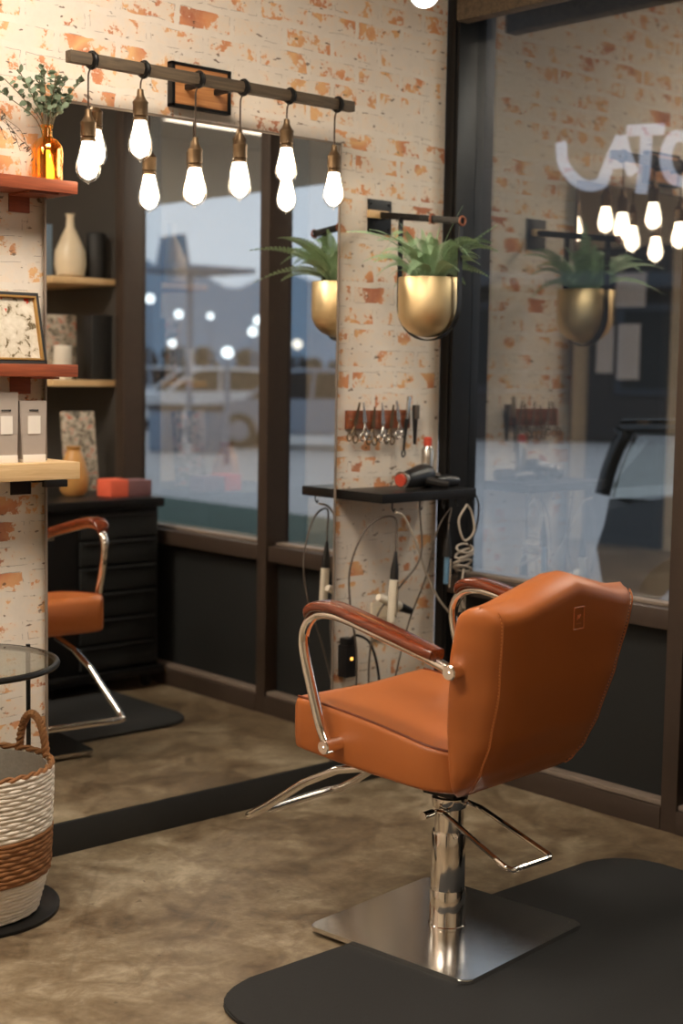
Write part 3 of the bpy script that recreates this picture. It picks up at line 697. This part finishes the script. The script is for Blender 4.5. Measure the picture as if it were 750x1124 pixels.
for k in range(34):
    a = 2*PI*k/34+rnd.uniform(-.15, .15); inner = rnd.random(); L = rnd.uniform(.10, .21)
    lift = rnd.uniform(.05, .16)*(1.2-L*2); ca, sa = math.cos(a), math.sin(a)
    if pyc+sa*(L+.03) > -.03: L = max(.06, (-.03-pyc)/max(sa, .2)-.03)
    frond(fe, (px_+ca*.04, pyc+sa*.04, prz-.018), (ca, sa, rnd.uniform(.0, .5)), L, rnd.uniform(.030, .042), rnd.uniform(.02, .08), lift)
for dv, L, dr, li in (((.75, -.65, .75), .25, .0, .03), ((.45, -.3, 1.1), .22, .0, .04), ((.9, -.45, .1), .19, .05, .06), ((-1, -.3, .25), .33, .06, .09), ((-1, .15, .3), .32, .05, .10), ((-.8, -.5, .0), .28, .07, .08), ((-1, .0, .5), .28, .05, .07), ((.2, -.1, 1), .14, 0, .04), ((-.3, 0, 1), .13, 0, .04), ((-.5, .2, .8), .18, .02, .05), ((.3, .3, .8), .15, .02, .05)):
    frond(fe, (px_, pyc, prz-.018), dv, L*1.12, .040, dr, li)
local(fe.build('fern_foliage', M['fern'], smooth=0), r)
# ------------------------------------------------------------ tool strip with scissors
zs = 1.277; r = empty('scissor_strip', (-.31, 0, zs)); tag(r, 'narrow brown wooden tool strip screwed to the brick beside the mirror', 'tool strip')
local(MB().box((-.462, -.020, zs-.032), (-.165, -.001, zs+.032), .002).build('strip_board', M['tanleather']), r)
for x in (-.45, -.18): local(MB().lathe([(.005, 0), (.003, .003)], (x, -.020, zs), 8, (0, -1, 0)).build('screw', M['brass']), r)
def scissors(x, z, rot, L, label, mat):
    o = empty('scissors', (x, -.026, z)); o.rotation_euler = (0, rot, 0); tag(o, label, 'scissors', 'scissors on the tool strip')
    for s2 in (-1, 1):
        q = MB(); q.faces([(s2*.001, 0, 0), (s2*.009, 0, -.005), (s2*.003, 0, L*.55), (s2*.001, 0, L*.55), (s2*.001, -.0025, 0), (s2*.009, -.0025, -.005), (s2*.003, -.0025, L*.55), (s2*.001, -.0025, L*.55)], [(0, 1, 2, 3), (4, 5, 6, 7), (0, 1, 5, 4), (1, 2, 6, 5), (2, 3, 7, 6), (3, 0, 4, 7)])
        q.tube([(s2*.004, -.001, -.004), (-s2*.006, -.001, -.025), (-s2*.009, -.001, -.040)], .0026, 6)
        q.tube([(-s2*.014+.011*math.cos(k*PI/8), -.001, -.053+.014*math.sin(k*PI/8)) for k in range(16)], .0028, 6, closed=True)
        q.build('blade', mat, o)
    MB().cyl((0, -.004, -.004), (0, .001, -.004), .0035, 8).build('pivot_screw', M['brass'], o)
for i, (x, dz, ro_, L, t) in enumerate(((-.435, -.01, .25, .13, 'scissors leaning right, first on the left of the brown strip'), (-.392, -.005, -.12, .12, 'small scissors second from the left on the brown strip'), (-.352, -.02, .1, .12, 'scissors third from the left on the brown strip'), (-.305, -.012, -.08, .13, 'scissors hanging straight at the middle of the brown strip'), (-.265, -.02, .14, .13, 'scissors just right of the middle of the brown strip'), (-.228, .0, -.2, .12, 'scissors second from the right on the brown strip'))):
    scissors(x, zs+dz, ro_, L, t, M['silver'] if i % 2 else M['brass'])
o = empty('thinning_razor', (-.188, -.03, zs+.02)); o.rotation_euler = (0, .12, 0); tag(o, 'long black thinning razor hanging at the right end of the brown strip', 'razor')
MB().box((-.008, -.004, -.02), (.008, .004, .06), .002).build('razor_head', M['silver'], o)
MB().tube([(0, 0, -.02), (-.002, 0, -.08), (.0, 0, -.13)], [.008, .005, .004], 8).tube([(.008*math.cos(k*PI/8), 0, -.142+.012*math.sin(k*PI/8)) for k in range(16)], .003, 6, closed=True).build('handle', M['blackplast'], o)
o = empty('styling_brush', (-.150, -.03, zs-.0)); tag(o, 'slim dark styling brush hanging beside the razor on the strip', 'brush')
MB().tube([(0, 0, .05), (0, 0, .0), (.0, 0, -.09)], [.012, .010, .005], 8).build('brush_handle', M['blackplast'], o)
MB().box((-.009, -.014, .0), (.009, -.004, .05), .003).build('bristles', M['cable'], o)
# ------------------------------------------------------------ tray shelf and tools
SX0, SX1, SD, SZ = -.500, -.045, .235, 1.008
r = empty('tool_shelf', (-.27, 0, SZ)); tag(r, 'black metal tool shelf under the scissor strip beside the window', 'shelf')
local(MB().box((SX0, -SD, SZ), (SX1, -.001, SZ+.032), .002).build('shelf_tray', M['black']), r)
for x in (-.42, -.12): local(MB().box((x-.008, -.12, SZ-.008), (x+.008, -.001, SZ-.0005)).build('shelf_bracket', M['black']), r)
hooks = [(-.445, -.225), (-.315, -.225), (-.205, -.225), (-.135, -.225), (-.06, -.225)]
for x, y in hooks: local(MB().tube(crs([(x, y, SZ-.001), (x, y, SZ-.02), (x+.008, y, SZ-.03), (x+.012, y, SZ-.02)], 4), .0025, 6).build('hook', M['black']), r)
ST = SZ+.0325
o = empty('hair_dryer', (-.235, -.13, ST)); tag(o, 'black hair dryer with a silver and red nozzle lying on the tool shelf', 'hair dryer')
MB().lathe([(.022, -.075), (.030, -.06), (.034, -.02), (.040, .02), (.040, .05), (.030, .07), (.01, .075)], (0, 0, .0405), 20, (1, .15, .12)).build('dryer_body', M['blackplast'], o)
MB().lathe([(.030, -.02), (.023, .0), (.021, .02)], (-.072, -.012, .036), 20, (1, .15, .1)).build('nozzle', M['silver'], o)
MB().lathe([(.0215, 0), (.0215, .006)], (-.098, -.015, .033), 20, (1, .15, .1)).build('nozzle_ring', M['redtool'], o)
MB().tube([(.02, -.02, .03), (.05, -.06, .02), (.07, -.085, .016)], [.018, .016, .014], 10).build('handle', M['blackplast'], o)
o = empty('spray_bottle', (-.155, -.10, ST)); tag(o, 'slim silver can with an orange cap standing behind the hair dryer', 'can')
MB().lathe([(.020, 0), (.022, .004), (.022, .13), (.014, .145)], n=20).build('can_body', M['silver'], o); MB().lathe([(.015, .1455), (.015, .172), (.010, .176)], n=16).build('cap', M['redtool'], o)
o = empty('hair_clipper', (-.11, -.15, ST)); tag(o, 'black corded hair clipper lying at the window end of the tool shelf', 'clipper')
MB().tube([(-.05, 0, .024), (0, 0, .023), (.055, 0, .019)], [.018, .023, .017], 12).build('clipper_body', M['blackplast'], o)
MB().box((-.068, -.018, .012), (-.05, .018, .03), .002).build('clipper_blade', M['silver'], o)
o = empty('round_brush', (-.10, -.065, ST)); tag(o, 'dark round hair brush lying behind the clipper on the tool shelf', 'brush')
MB().tube([(-.04, 0, .024), (.035, 0, .024)], .022, 14).build('bristle_barrel', M['cable'], o); MB().tube([(-.04, 0, .024), (-.12, .01, .014)], [.009, .007], 8).build('handle', M['blackplast'], o)
def iron(hx, hy, ztop, lean_, L, label, barrel, name='curling_iron', rr=.0145):
    o = empty(name, (hx, hy, ztop)); o.rotation_euler = (0, lean_, 0); tag(o, label, 'curling iron')
    MB().tube([(0, 0, 0), (0, 0, -.03), (0, 0, -.06), (0, 0, -.095)], [.005, .009, .014, .016], 12).build('handle', M['blackplast'], o)
    MB().lathe([(rr, -.26-L), (rr+.001, -.255-L+.0), (rr+.001, -.0955), (rr*.9, -.095)], n=16).build('barrel', barrel, o)
    MB().tube([(.0, -.018, -.10), (.0, -.020, -.20), (.0, -.017, -.24-L)], .004, 6).build('clamp', M['silver'], o)
    MB().tube([(0, 0, 0), (0, 0, .02)], .0035, 6).build('cord_stub', M['cable'], o); return o
iron(-.405, -.205, .84, .06, -.02, 'cream-barrelled curling iron with black handle hanging in front of the brick', M['creamplast'])
iron(-.160, -.215, .90, .04, -.07, 'slim black curling iron with blue clamp hanging left of the coiled cords', M['bluetool'], 'curling_iron', .008)
iron(-.075, -.200, .80, -.03, -.06, 'wide silver curling iron hanging at the window end of the tool shelf', M['silver'], 'curling_iron', .017)
o = empty('hair_clipper', (-.375, -.16, .655)); o.rotation_euler = (0, math.radians(112), 0); tag(o, 'silver clipper body hanging sideways low under the tool shelf', 'clipper')
MB().tube([(0, 0, -.07), (0, 0, 0), (0, 0, .04)], [.012, .017, .016], 12).build('body', M['creamplast'], o); MB().tube([(0, 0, .041), (0, 0, .10)], [.017, .012], 12).build('grip', M['blackplast'], o)
# cords
def cable(name, pts, rr, mat, label): tag(MB().tube(crs(pts, 8), rr, 6).build(name, M[mat]), label, 'cord')
cable('power_cord', [(-.405, -.205, .861), (-.41, -.20, .955), (-.50, -.17, .93), (-.56, -.15, .80), (-.55, -.14, .66), (-.50, -.12, .50), (-.46, -.08, .30), (-.42, -.05, .22)], .0035, 'cable', 'dark looping cord left of the cream curling iron')
cable('power_cord', [(-.43, -.225, .975), (-.38, -.22, .955), (-.31, -.215, .85), (-.25, -.20, .75), (-.18, -.19, .66), (-.12, -.19, .60)], .0042, 'cablelight', 'pale straight cord slanting down across the cream curling iron side')
cable('power_cord', [(-.315, -.225, .985), (-.30, -.22, .82), (-.36, -.19, .72), (-.43, -.15, .62), (-.44, -.12, .44), (-.37, -.06, .18)], .0035, 'cable', 'dark cord crossing behind the sideways clipper')
cable('power_cord', [(-.05, -.228, 1.03), (-.035, -.24, .98), (-.04, -.235, .90), (-.06, -.22, .84)], .0035, 'blackplast', 'black cord dropping off the window end of the tool shelf')
cable('power_cord', [(-.160, -.215, .925), (-.15, -.215, .975), (-.205, -.205, .90), (-.24, -.19, .74), (-.28, -.14, .55), (-.30, -.06, .20)], .003, 'cable', 'thin cord falling from the blue-clamped iron')
q = MB()
for k in range(5):
    zc_, w_ = .83-.018*k, .040+.004*(k % 3)
    q.tube([(-.085+w_*math.cos(a), -.225+.012*math.sin(a)+.002*k, zc_+.014*math.sin(a+k)) for a in [2*PI*j/24 for j in range(24)]], .0042, 6, closed=True)
q.tube(crs([(-.085, -.23, .985), (-.125, -.23, .93), (-.10, -.235, .86), (-.05, -.235, .89), (-.06, -.23, .955), (-.085, -.23, .985)], 6), .0042, 6)
q.tube(crs([(-.10, -.235, .76), (-.11, -.235, .68), (-.09, -.23, .62)], 6), .004, 6)
tag(q.build('coiled_cord', M['cablelight']), 'bundle of coiled pale cord hanging below the window end of the tool shelf', 'cord')
# sockets
r = empty('wall_outlet', (-.27, 0, .56)); tag(r, 'beige double wall outlet on the brick below the tool shelf', 'outlet')
local(MB().box((-.325, -.012, .50), (-.215, -.001, .63), .003).build('cover_plate', M['plate']), r)
for z in (.535, .595): local(MB().box((-.30, -.0145, z-.02), (-.24, -.012, z+.02), .004).build('socket_face', M['cream']), r)
r = empty('plug_adapter', (-.445, 0, .44)); tag(r, 'black plug adapter with a glowing orange switch on the brick wall', 'adapter')
local(MB().box((-.478, -.045, .385), (-.425, -.001, .50), .006).box((-.478, -.05, .50), (-.44, -.01, .525), .004).build('adapter_body', M['blackplast']), r)
local(MB().lathe([(.006, 0), (.005, .002)], (-.452, -.0455, .452), 12, (0, -1, 0)).build('switch_light', M['led']), r)
cable('power_cord', [(-.458, -.045, .522), (-.44, -.06, .535), (-.38, -.06, .50), (-.33, -.05, .40), (-.31, -.05, .24), (-.30, -.05, .12)], .005, 'blackplast', 'thick black cord arching out of the black plug adapter')
# ------------------------------------------------------------ lettering on the glass
SGX = 2.25      # letters hung under the street edge of the soffit
def gp2(x, y): p = G(x, y, SGX); return Vector((0, p.y, p.z))
def stroke(mb, P, w_):
    P = crs([gp2(*q_) for q_ in P], 8) if len(P) > 2 else [gp2(*q_) for q_ in P]
    L, R = [], []
    for i, p in enumerate(P):
        t = (P[min(i+1, len(P)-1)]-P[max(i-1, 0)]).normalized(); n = Vector((0, -t.z, t.y)); L.append(p+n*w_); R.append(p-n*w_)
    V = [(SGX, p.y, p.z) for p in L+R]+[(SGX+.03, p.y, p.z) for p in L+R]; n = len(L); F_ = []
    for i in range(n-1): F_ += [(i, i+1, n+i+1, n+i), (2*n+i, 3*n+i, 3*n+i+1, 2*n+i+1), (i, 2*n+i, 2*n+i+1, i+1), (n+i, n+i+1, 3*n+i+1, 3*n+i)]
    F_ += [(0, n, 3*n, 2*n), (n-1, 3*n-1, 4*n-1, 2*n-1)]
    mb.faces(V, F_)
lt = empty('sign_letters', (SGX, .6, 2.45)); tag(lt, 'white J A T C sign letters hanging outside the upper window', 'sign')
for nm, strokes in (('letter_j', [[(614, 156), (617, 180), (630, 197), (645, 204), (660, 200)]]), ('letter_a', [[(658, 203), (670, 172), (680, 150)], [(680, 150), (686, 172), (693, 190)], [(664, 180), (690, 177)]]), ('letter_t', [[(688, 143), (726, 141)], [(708, 143), (706, 180), (702, 212)]]), ('letter_c', [[(752, 150), (738, 150), (730, 165), (730, 182), (738, 196), (752, 200)]])):
    q = MB()
    for s_ in strokes: stroke(q, s_, .026)
    local(q.build(nm, M['decal'], smooth=0), lt)
# ------------------------------------------------------------ trolley cabinet and shelves seen in the mirror
r = empty('drawer_cabinet', (-.28, -2.1, 0)); tag(r, 'black drawer cabinet on casters seen in the mirror by the window', 'cabinet')
cx0, cx1, cy0, cy1 = -.66, -.045, -2.45, -1.76
L_ = lambda o: local(o, r)
L_(MB().box((cx0, cy0, .09), (cx1, cy1, .82), .004).build('carcass', M['black']))
L_(MB().box((cx0-.02, cy0-.02, .82), (cx1+.02, cy1+.03, .865), .012).build('cabinet_top', M['black']))
L_(MB().box((cx0-.02, cy0-.02, .06), (cx1+.02, cy1+.03, .10), .008).build('plinth', M['black']))
for k in range(6):
    z0 = .115+k*.116
    dd = L_(MB().box((cx0+.20, cy1+.001, z0), (cx1-.01, cy1+.016, z0+.104), .004).build('drawer', M['panel']))
    h = MB().box((cx0+.22, cy1+.017, z0+.088), (cx1-.03, cy1+.024, z0+.098), .002).build('drawer_pull', M['black']); local(h, dd)
for x in (cx0+.05, cx1-.05):
    for y in (cy0+.05, cy1-.02): L_(MB().cyl((x-.012, y, .031), (x+.012, y, .031), .03, 16).box((x-.015, y-.01, .03), (x+.015, y+.01, .06)).build('caster', M['tyre']))
o = empty('gift_box', (-.10, -1.86, .866)); tag(o, 'coral and plum box on top of the black drawer cabinet', 'box')
MB().box((-.17, -.05, 0), (-.075, .06, .078), .003).build('coral_end', M['coral'], o); MB().box((-.074, -.05, 0), (.05, .06, .072), .003).build('plum_end', M['plum'], o)
for z, t in ((1.82, 'upper'), (1.35, 'lower')):
    q = MB().box((-.34, -3.1, z), (-.001, -2.17, z+.03), .003)
    tag(q.build('wall_shelf', M['pine']), t+' pale wooden shelf on the taupe wall seen in the mirror', 'shelf')
o = tag(MB().lathe([(.045, 0), (.065, .01), (.074, .06), (.070, .12), (.040, .19), (.020, .23), (.017, .275), (.023, .29), (.012, .29)], n=24).build('ceramic_vase', M['cream']), 'cream bottle-shaped ceramic vase on the upper shelf in the mirror', 'vase'); o.location = (-0.190, -2.260, 1.851)
o = tag(MB().lathe([(.045, 0), (.047, .004), (.047, .20), (.04, .21)], n=20).build('dark_canister', M['blackmat']), 'dark canister beside the cream vase in the mirror', 'canister'); o.location = (-0.070, -2.230, 1.851)
o = tag(MB().box((-.02, -.05, 0), (.02, .05, .24), .003).build('blue_book', M['blueg']), 'blue book standing left of the cream vase in the mirror', 'book'); o.location = (-0.280, -2.350, 1.851)
o = tag(MB().lathe([(.040, 0), (.042, .003), (.042, .15), (.038, .155), (.004, .152)], n=20).build('pillar_candle', M['candle']), 'white pillar candle on the lower shelf in the mirror', 'candle'); o.location = (-0.250, -2.230, 1.381)
o = tag(MB().box((-.08, -.03, 0), (.08, .03, .30), .003).build('patterned_box', M['print']), 'patterned box behind the white candle in the mirror', 'box'); o.location = (-0.200, -2.350, 1.381)
o = tag(MB().box((-.055, -.04, 0), (.055, .04, .30), .004).build('black_box', M['blackmat']), 'tall black box at the window end of the lower shelf in the mirror', 'box'); o.location = (-0.055, -2.240, 1.381)
o = tag(MB().box((-.085, -.012, 0), (.085, .012, .37), .003, Matrix.Rotation(math.radians(7), 4, 'X')).build('floral_canvas', M['print']), 'pale floral canvas leaning on the black cabinet in the mirror', 'picture'); o.location = (-.215, -2.12, .868)
o = tag(MB().lathe([(.045, 0), (.062, .02), (.068, .08), (.052, .15), (.03, .20), (.036, .22), (.015, .22)], n=20).build('ochre_jar', M['ochre']), 'small ochre jar in front of the floral canvas in the mirror', 'jar'); o.location = (-.335, -2.0, .866)
# ------------------------------------------------------------ outside
tag(MB().box((.16, -60, -.12), (60, 60, -.02)).build('pavement', M['asphalt']), kind='structure'); bpy.data.objects['pavement'].name = 'ground_outside'
struct('ceiling_outside', MB().box((.16, -12, 2.75), (3.1, -.62, 2.87)), M['soffit'])
struct('ceiling_outside_dark', MB().box((.16, -.61, 2.72), (3.1, 7, 2.87)), M['facade'])  # corner end of the soffit coloured dark, standing in for shade behind the glass
tag(MB().prism([(x, y) for x, y in rrect(3.3, -12.5, 5.5, -4.6, 1.0, 6)], .03).build('grass_verge', M['grass']), 'strip of dull green grass beyond the window', 'grass', kind='stuff')
bpy.data.objects['grass_verge'].location.z = -.02
for i, (x, y) in enumerate(((.85, -1.0), (.85, -1.75))):  # fill lights added out of view, brightening the soffit by bounce off the ground
    o = empty('added_soffit_fill', (x, y, 2.75)); tag(o, 'round fill light added out of view under the outdoor soffit, ' + ('nearest the corner' if i == 0 else 'further from the corner'), 'fill light', 'added soffit fill lights')
    MB().lathe([(.09, -.012), (.09, -.001)], n=20).build('fill_ring', M['black'], o); MB().lathe([(.07, -.016), (.07, -.0125)], n=20).build('fill_lens', M['globeglow'], o)
    area('added_soffit_fill_light', (x, y, 2.72), .14, 26, WARM)
def car(x, y, rz, paint, label, L=4.4, Wd=1.78, H=1.42, detail=False, gl='carglass', boxy=False, kx=1.0):
    o = empty('parked_car', (x, y, -.02), rz); tag(o, label, 'car')
    k = H/1.42
    side = [(-2.2, .35), (-2.2, .62), (-2.1, .80), (-1.25, .92), (-.70, 1.32*k), (-.35, 1.40*k), (.55, 1.42*k), (.95, 1.36*k), (1.55, .98), (2.1, .90), (2.2, .72), (2.2, .35), (1.78, .26), (-1.8, .26)]
    low_ = [(-2.2, .35), (-2.22, .62), (-2.18, .86), (-1.6, .90), (1.55, .94), (2.1, .90), (2.2, .72), (2.2, .35), (1.78, .26), (-1.8, .26)]
    rotm = Matrix.Rotation(PI/2, 4, 'X') @ Matrix.Translation((0, 0, -Wd/2))
    low = [(-2.2, .35), (-2.2, .62), (-2.1, .80), (-1.25, .90), (1.55, .94), (2.1, .90), (2.2, .72), (2.2, .35), (1.78, .26), (-1.8, .26)]
    if boxy: low = low_
    low = [(a_*kx, b_) for a_, b_ in low]
    MB().prism(low, Wd, rotm, .05).build('body', paint, o, smooth=40)
    # roof, pillars, windows
    fr_ = MB(); gm = MB()
    top = [(-1.25, .90), (-.66, 1.34*k), (-.30, 1.42*k), (.60, 1.42*k), (1.0, 1.34*k), (1.55, .94)]
    if boxy: top = [(-2.20, .88), (-2.17, 1.20*k), (-2.09, 1.36*k), (-1.90, 1.42*k), (.60, 1.42*k), (1.55, .94)]
    top = [(a_*kx, b_) for a_, b_ in top]; r0_, r1_ = top[2 if not boxy else 3][0], .66*kx
    for s2 in (-1, 1):
        P = [(px, s2*(Wd/2-.02-(pz-.90)*.22), pz) for px, pz in top]; fr_.tube(crs(P, 4), .038, 8)
        for bxp in (-.05,): fr_.tube([(bxp, s2*(Wd/2-.03), .90), (bxp+.03, s2*(Wd/2-.13), 1.41*k)], .03, 6)
        Q = [(px*.97, s2*(Wd/2-.035-(pz-.90)*.22), pz-.01) for px, pz in top]; gm.faces(Q, [tuple(range(6))])
    fr_.box((r0_, -(Wd/2-.13), 1.385*k), (r1_, Wd/2-.13, 1.425*k), .015)
    for (ax, az), (bx, bz) in (((top[0][0], .91), (r0_, 1.40*k)), ((1.52*kx, .95), (.72*kx, 1.39*k))):
        gm.faces([(ax, -.82, az), (ax, .82, az), (bx, .72, bz), (bx, -.72, bz)], [(0, 1, 2, 3)])
    fr_.build('roof_frame', paint, o, smooth=50); gm.build('windows', M[gl], o, smooth=0)
    for wx in (-1.38*kx, 1.36*kx):
        for s2 in (-1, 1):
            t_ = MB().cyl((wx, s2*(Wd/2-.20), .32), (wx, s2*(Wd/2+.01), .32), .32, 24).build('wheel', M['tyre'], o)
            MB().cyl((wx, s2*(Wd/2+.011), .32), (wx, s2*(Wd/2+.02), .32), .19, 12).build('hub_cap', M['cargrey'], t_)
    if detail:
        for sx in (-.85, .10):
            for s2 in (-1, 1):
                MB().box((sx-.12, s2*.38-.24, .45), (sx+.38, s2*.38+.24, .62), .05).box((sx-.22, s2*.38-.24, .55), (sx-.04, s2*.38+.24, 1.02*k), .06).box((sx-.22, s2*.38-.13, 1.03*k), (sx-.1, s2*.38+.13, 1.2*k), .04).build('seat', M['seatfab'], o)
    for s2 in (-1, 1): MB().box((-2.225*kx, s2*.62-.16, .62), (-2.18*kx, s2*.62+.16, .72), .01).build('lamp', M['carwhite'], o)
    return o
cp = D(656, 560, 7.0)
car(2.66, -.86, math.radians(-93), M['cardark'], 'black parked hatchback with brown seats just outside the right window', H=1.22, detail=True, boxy=True, kx=.68)
def at(px, py, d_): p = mir(D(px, py, d_)); return p
k = 0
for px, dd_, rz, pm, t in ((232, 34, .4, 'carwhite', 'white car parked far out left of centre in the mirror view'), (262, 48, 1.2, 'cargrey', 'grey car parked further out behind the white car'), (150, 42, .1, 'carwhite', 'white car parked behind the flat-topped shelter post'), (352, 27, .9, 'cargrey', 'grey car seen in the mirror at its narrow right pane'), (305, 53, .3, 'carwhite', 'white car furthest out in the mirror view')):
    p = at(px, 430, dd_); car(p.x, p.y, rz, M[pm], t, gl='panel')
# bollard bins
for px, t in ((180, 'blue-grey litter bin with a dark lid, left of the pair'), (228, 'blue-grey litter bin with a dark lid, right of the pair')):
    p = at(px, 470, 25); o = empty('litter_bin', (p.x, p.y, -.02)); tag(o, t, 'bin', 'litter bins outside')
    MB().box((-.22, -.22, 0), (.22, .22, .72), .03).build('bin_body', M['blueg'], o); MB().box((-.25, -.25, .72), (.25, .25, .82), .03).build('bin_lid', M['bluetop'], o)
# flat canopy on a post
p = at(206, 400, 28); zc2 = 3.25; o = empty('canopy_post', (p.x, p.y, -.02)); tag(o, 'slim blue-grey post carrying a flat canopy and a tapered box', 'canopy')
MB().cyl((0, 0, 0), (0, 0, zc2), .06, 12).build('post', M['blueg'], o); MB().box((-.9, -.9, zc2), (.9, .9, zc2+.1), .02).build('canopy_top', M['blueg'], o)
MB().prism([(-.32, 0), (.22, 0), (.10, .62), (-.20, .56)], .4, Matrix.Translation((-.35, .2, zc2+.1)) @ Matrix.Rotation(PI/2, 4, 'X')).build('tapered_box', M['blueg'], o)
# street lights (each a post with a lit head)
for px, py, d_, m_, t in ((163, 328, 40, 'lampw', 'street light at the far left above the litter bins'), (195, 345, 44, 'lampw', 'street light right of the canopy post'), (230, 347, 58, 'lampw', 'street light in the middle of the left mirror pane'), (247, 387, 22, 'lampw', 'bright low street light in the middle of the left mirror pane'), (276, 364, 40, 'lampw', 'street light beside the broad dark post'), (282, 352, 42, 'lampw', 'highest street light beside the broad dark post'), (188, 377, 50, 'lampw', 'dim street light above the dark trees'), (325, 378, 40, 'lampc', 'cream street light in the narrow mirror pane'), (333, 414, 38, 'lampw', 'white low light in the narrow mirror pane')):
    p = at(px, py, d_); o = empty('street_light', (p.x, p.y, -.02)); tag(o, t, 'street light', 'street lights')
    MB().cyl((0, 0, 0), (0, 0, p.z-.05), .04, 8).build('post', M['blueg'], o); MB().ball((0, 0, p.z+.02), .13 if d_ > 25 else .09, sub=2).build('lamp_head', M[m_], o)
p = at(317, 420, 33); o = empty('traffic_signal', (p.x, p.y, -.02)); tag(o, 'green traffic signal in the narrow mirror pane', 'traffic signal')
MB().cyl((0, 0, 0), (0, 0, p.z-.15), .04, 8).box((-.11, -.11, p.z-.15), (.11, .11, p.z+.5), .02).build('signal_post', M['bluetop'], o); MB().ball((-.08, .10, p.z), .10, sub=2).build('signal_light', M['lampg'], o)
# hedge of dark trees
rnd = random.Random(3)
names = ['first', 'second', 'third', 'fourth', 'fifth', 'sixth', 'seventh', 'eighth']
for k in range(8):
    px = 120+k*36; p = at(px, 400, 62+5*(k % 2)); o = empty('tree', (p.x, p.y, -.02))
    hh = rnd.uniform(2.0, 2.6)
    tag(o, names[k]+' from the left of the low dark trees beyond the parked cars', 'tree', 'dark trees beyond the parked cars')
    MB().cyl((0, 0, 0), (0, 0, hh*.6), .10, 8).build('trunk', M['tyre'], o)
    q = MB()
    for j in range(8): q.ball((rnd.uniform(-.35, .35), rnd.uniform(-.35, .35), hh*rnd.uniform(.12, .80)), rnd.uniform(.42, .58), sub=2, jitter=.18, rnd=rnd)
    q.build('crown', M['hedge'], o)
# hill ridge far away
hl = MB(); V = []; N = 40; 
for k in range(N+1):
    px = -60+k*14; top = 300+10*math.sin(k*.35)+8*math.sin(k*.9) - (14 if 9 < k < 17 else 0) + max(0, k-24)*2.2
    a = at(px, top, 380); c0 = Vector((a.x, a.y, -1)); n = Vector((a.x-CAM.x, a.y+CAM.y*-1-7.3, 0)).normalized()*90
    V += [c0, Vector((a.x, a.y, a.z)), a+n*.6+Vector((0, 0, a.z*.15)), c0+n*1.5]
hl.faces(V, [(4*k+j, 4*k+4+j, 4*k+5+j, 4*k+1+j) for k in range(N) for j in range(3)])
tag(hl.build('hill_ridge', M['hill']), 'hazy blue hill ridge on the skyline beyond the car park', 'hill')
# dark building opposite the window corner
r = empty('shop_building', (22, 16, 0), math.radians(40)); tag(r, 'long dark shop building across the street', 'building')
MB().box((-1.5, -22, 0), (4, 22, 9), .05).build('facade_wall', M['facade'], r)
for k in range(9):
    y = -18+k*4.2; wn = MB().box((-1.56, y-1.2, 1.0), (-1.5, y+1.2, 2.9), .02).build('shop_window', M['bluetop'], r); MB().box((-1.60, y-1.05, 1.15), (-1.57, y+1.05, 2.75)).build('pane', M['facwin'] if k in (2, 6) else M['panel'], wn)
MB().box((-2.1, -22, 3.2), (-1.51, 22, 3.5), .03).build('fascia', M['bluetop'], r)
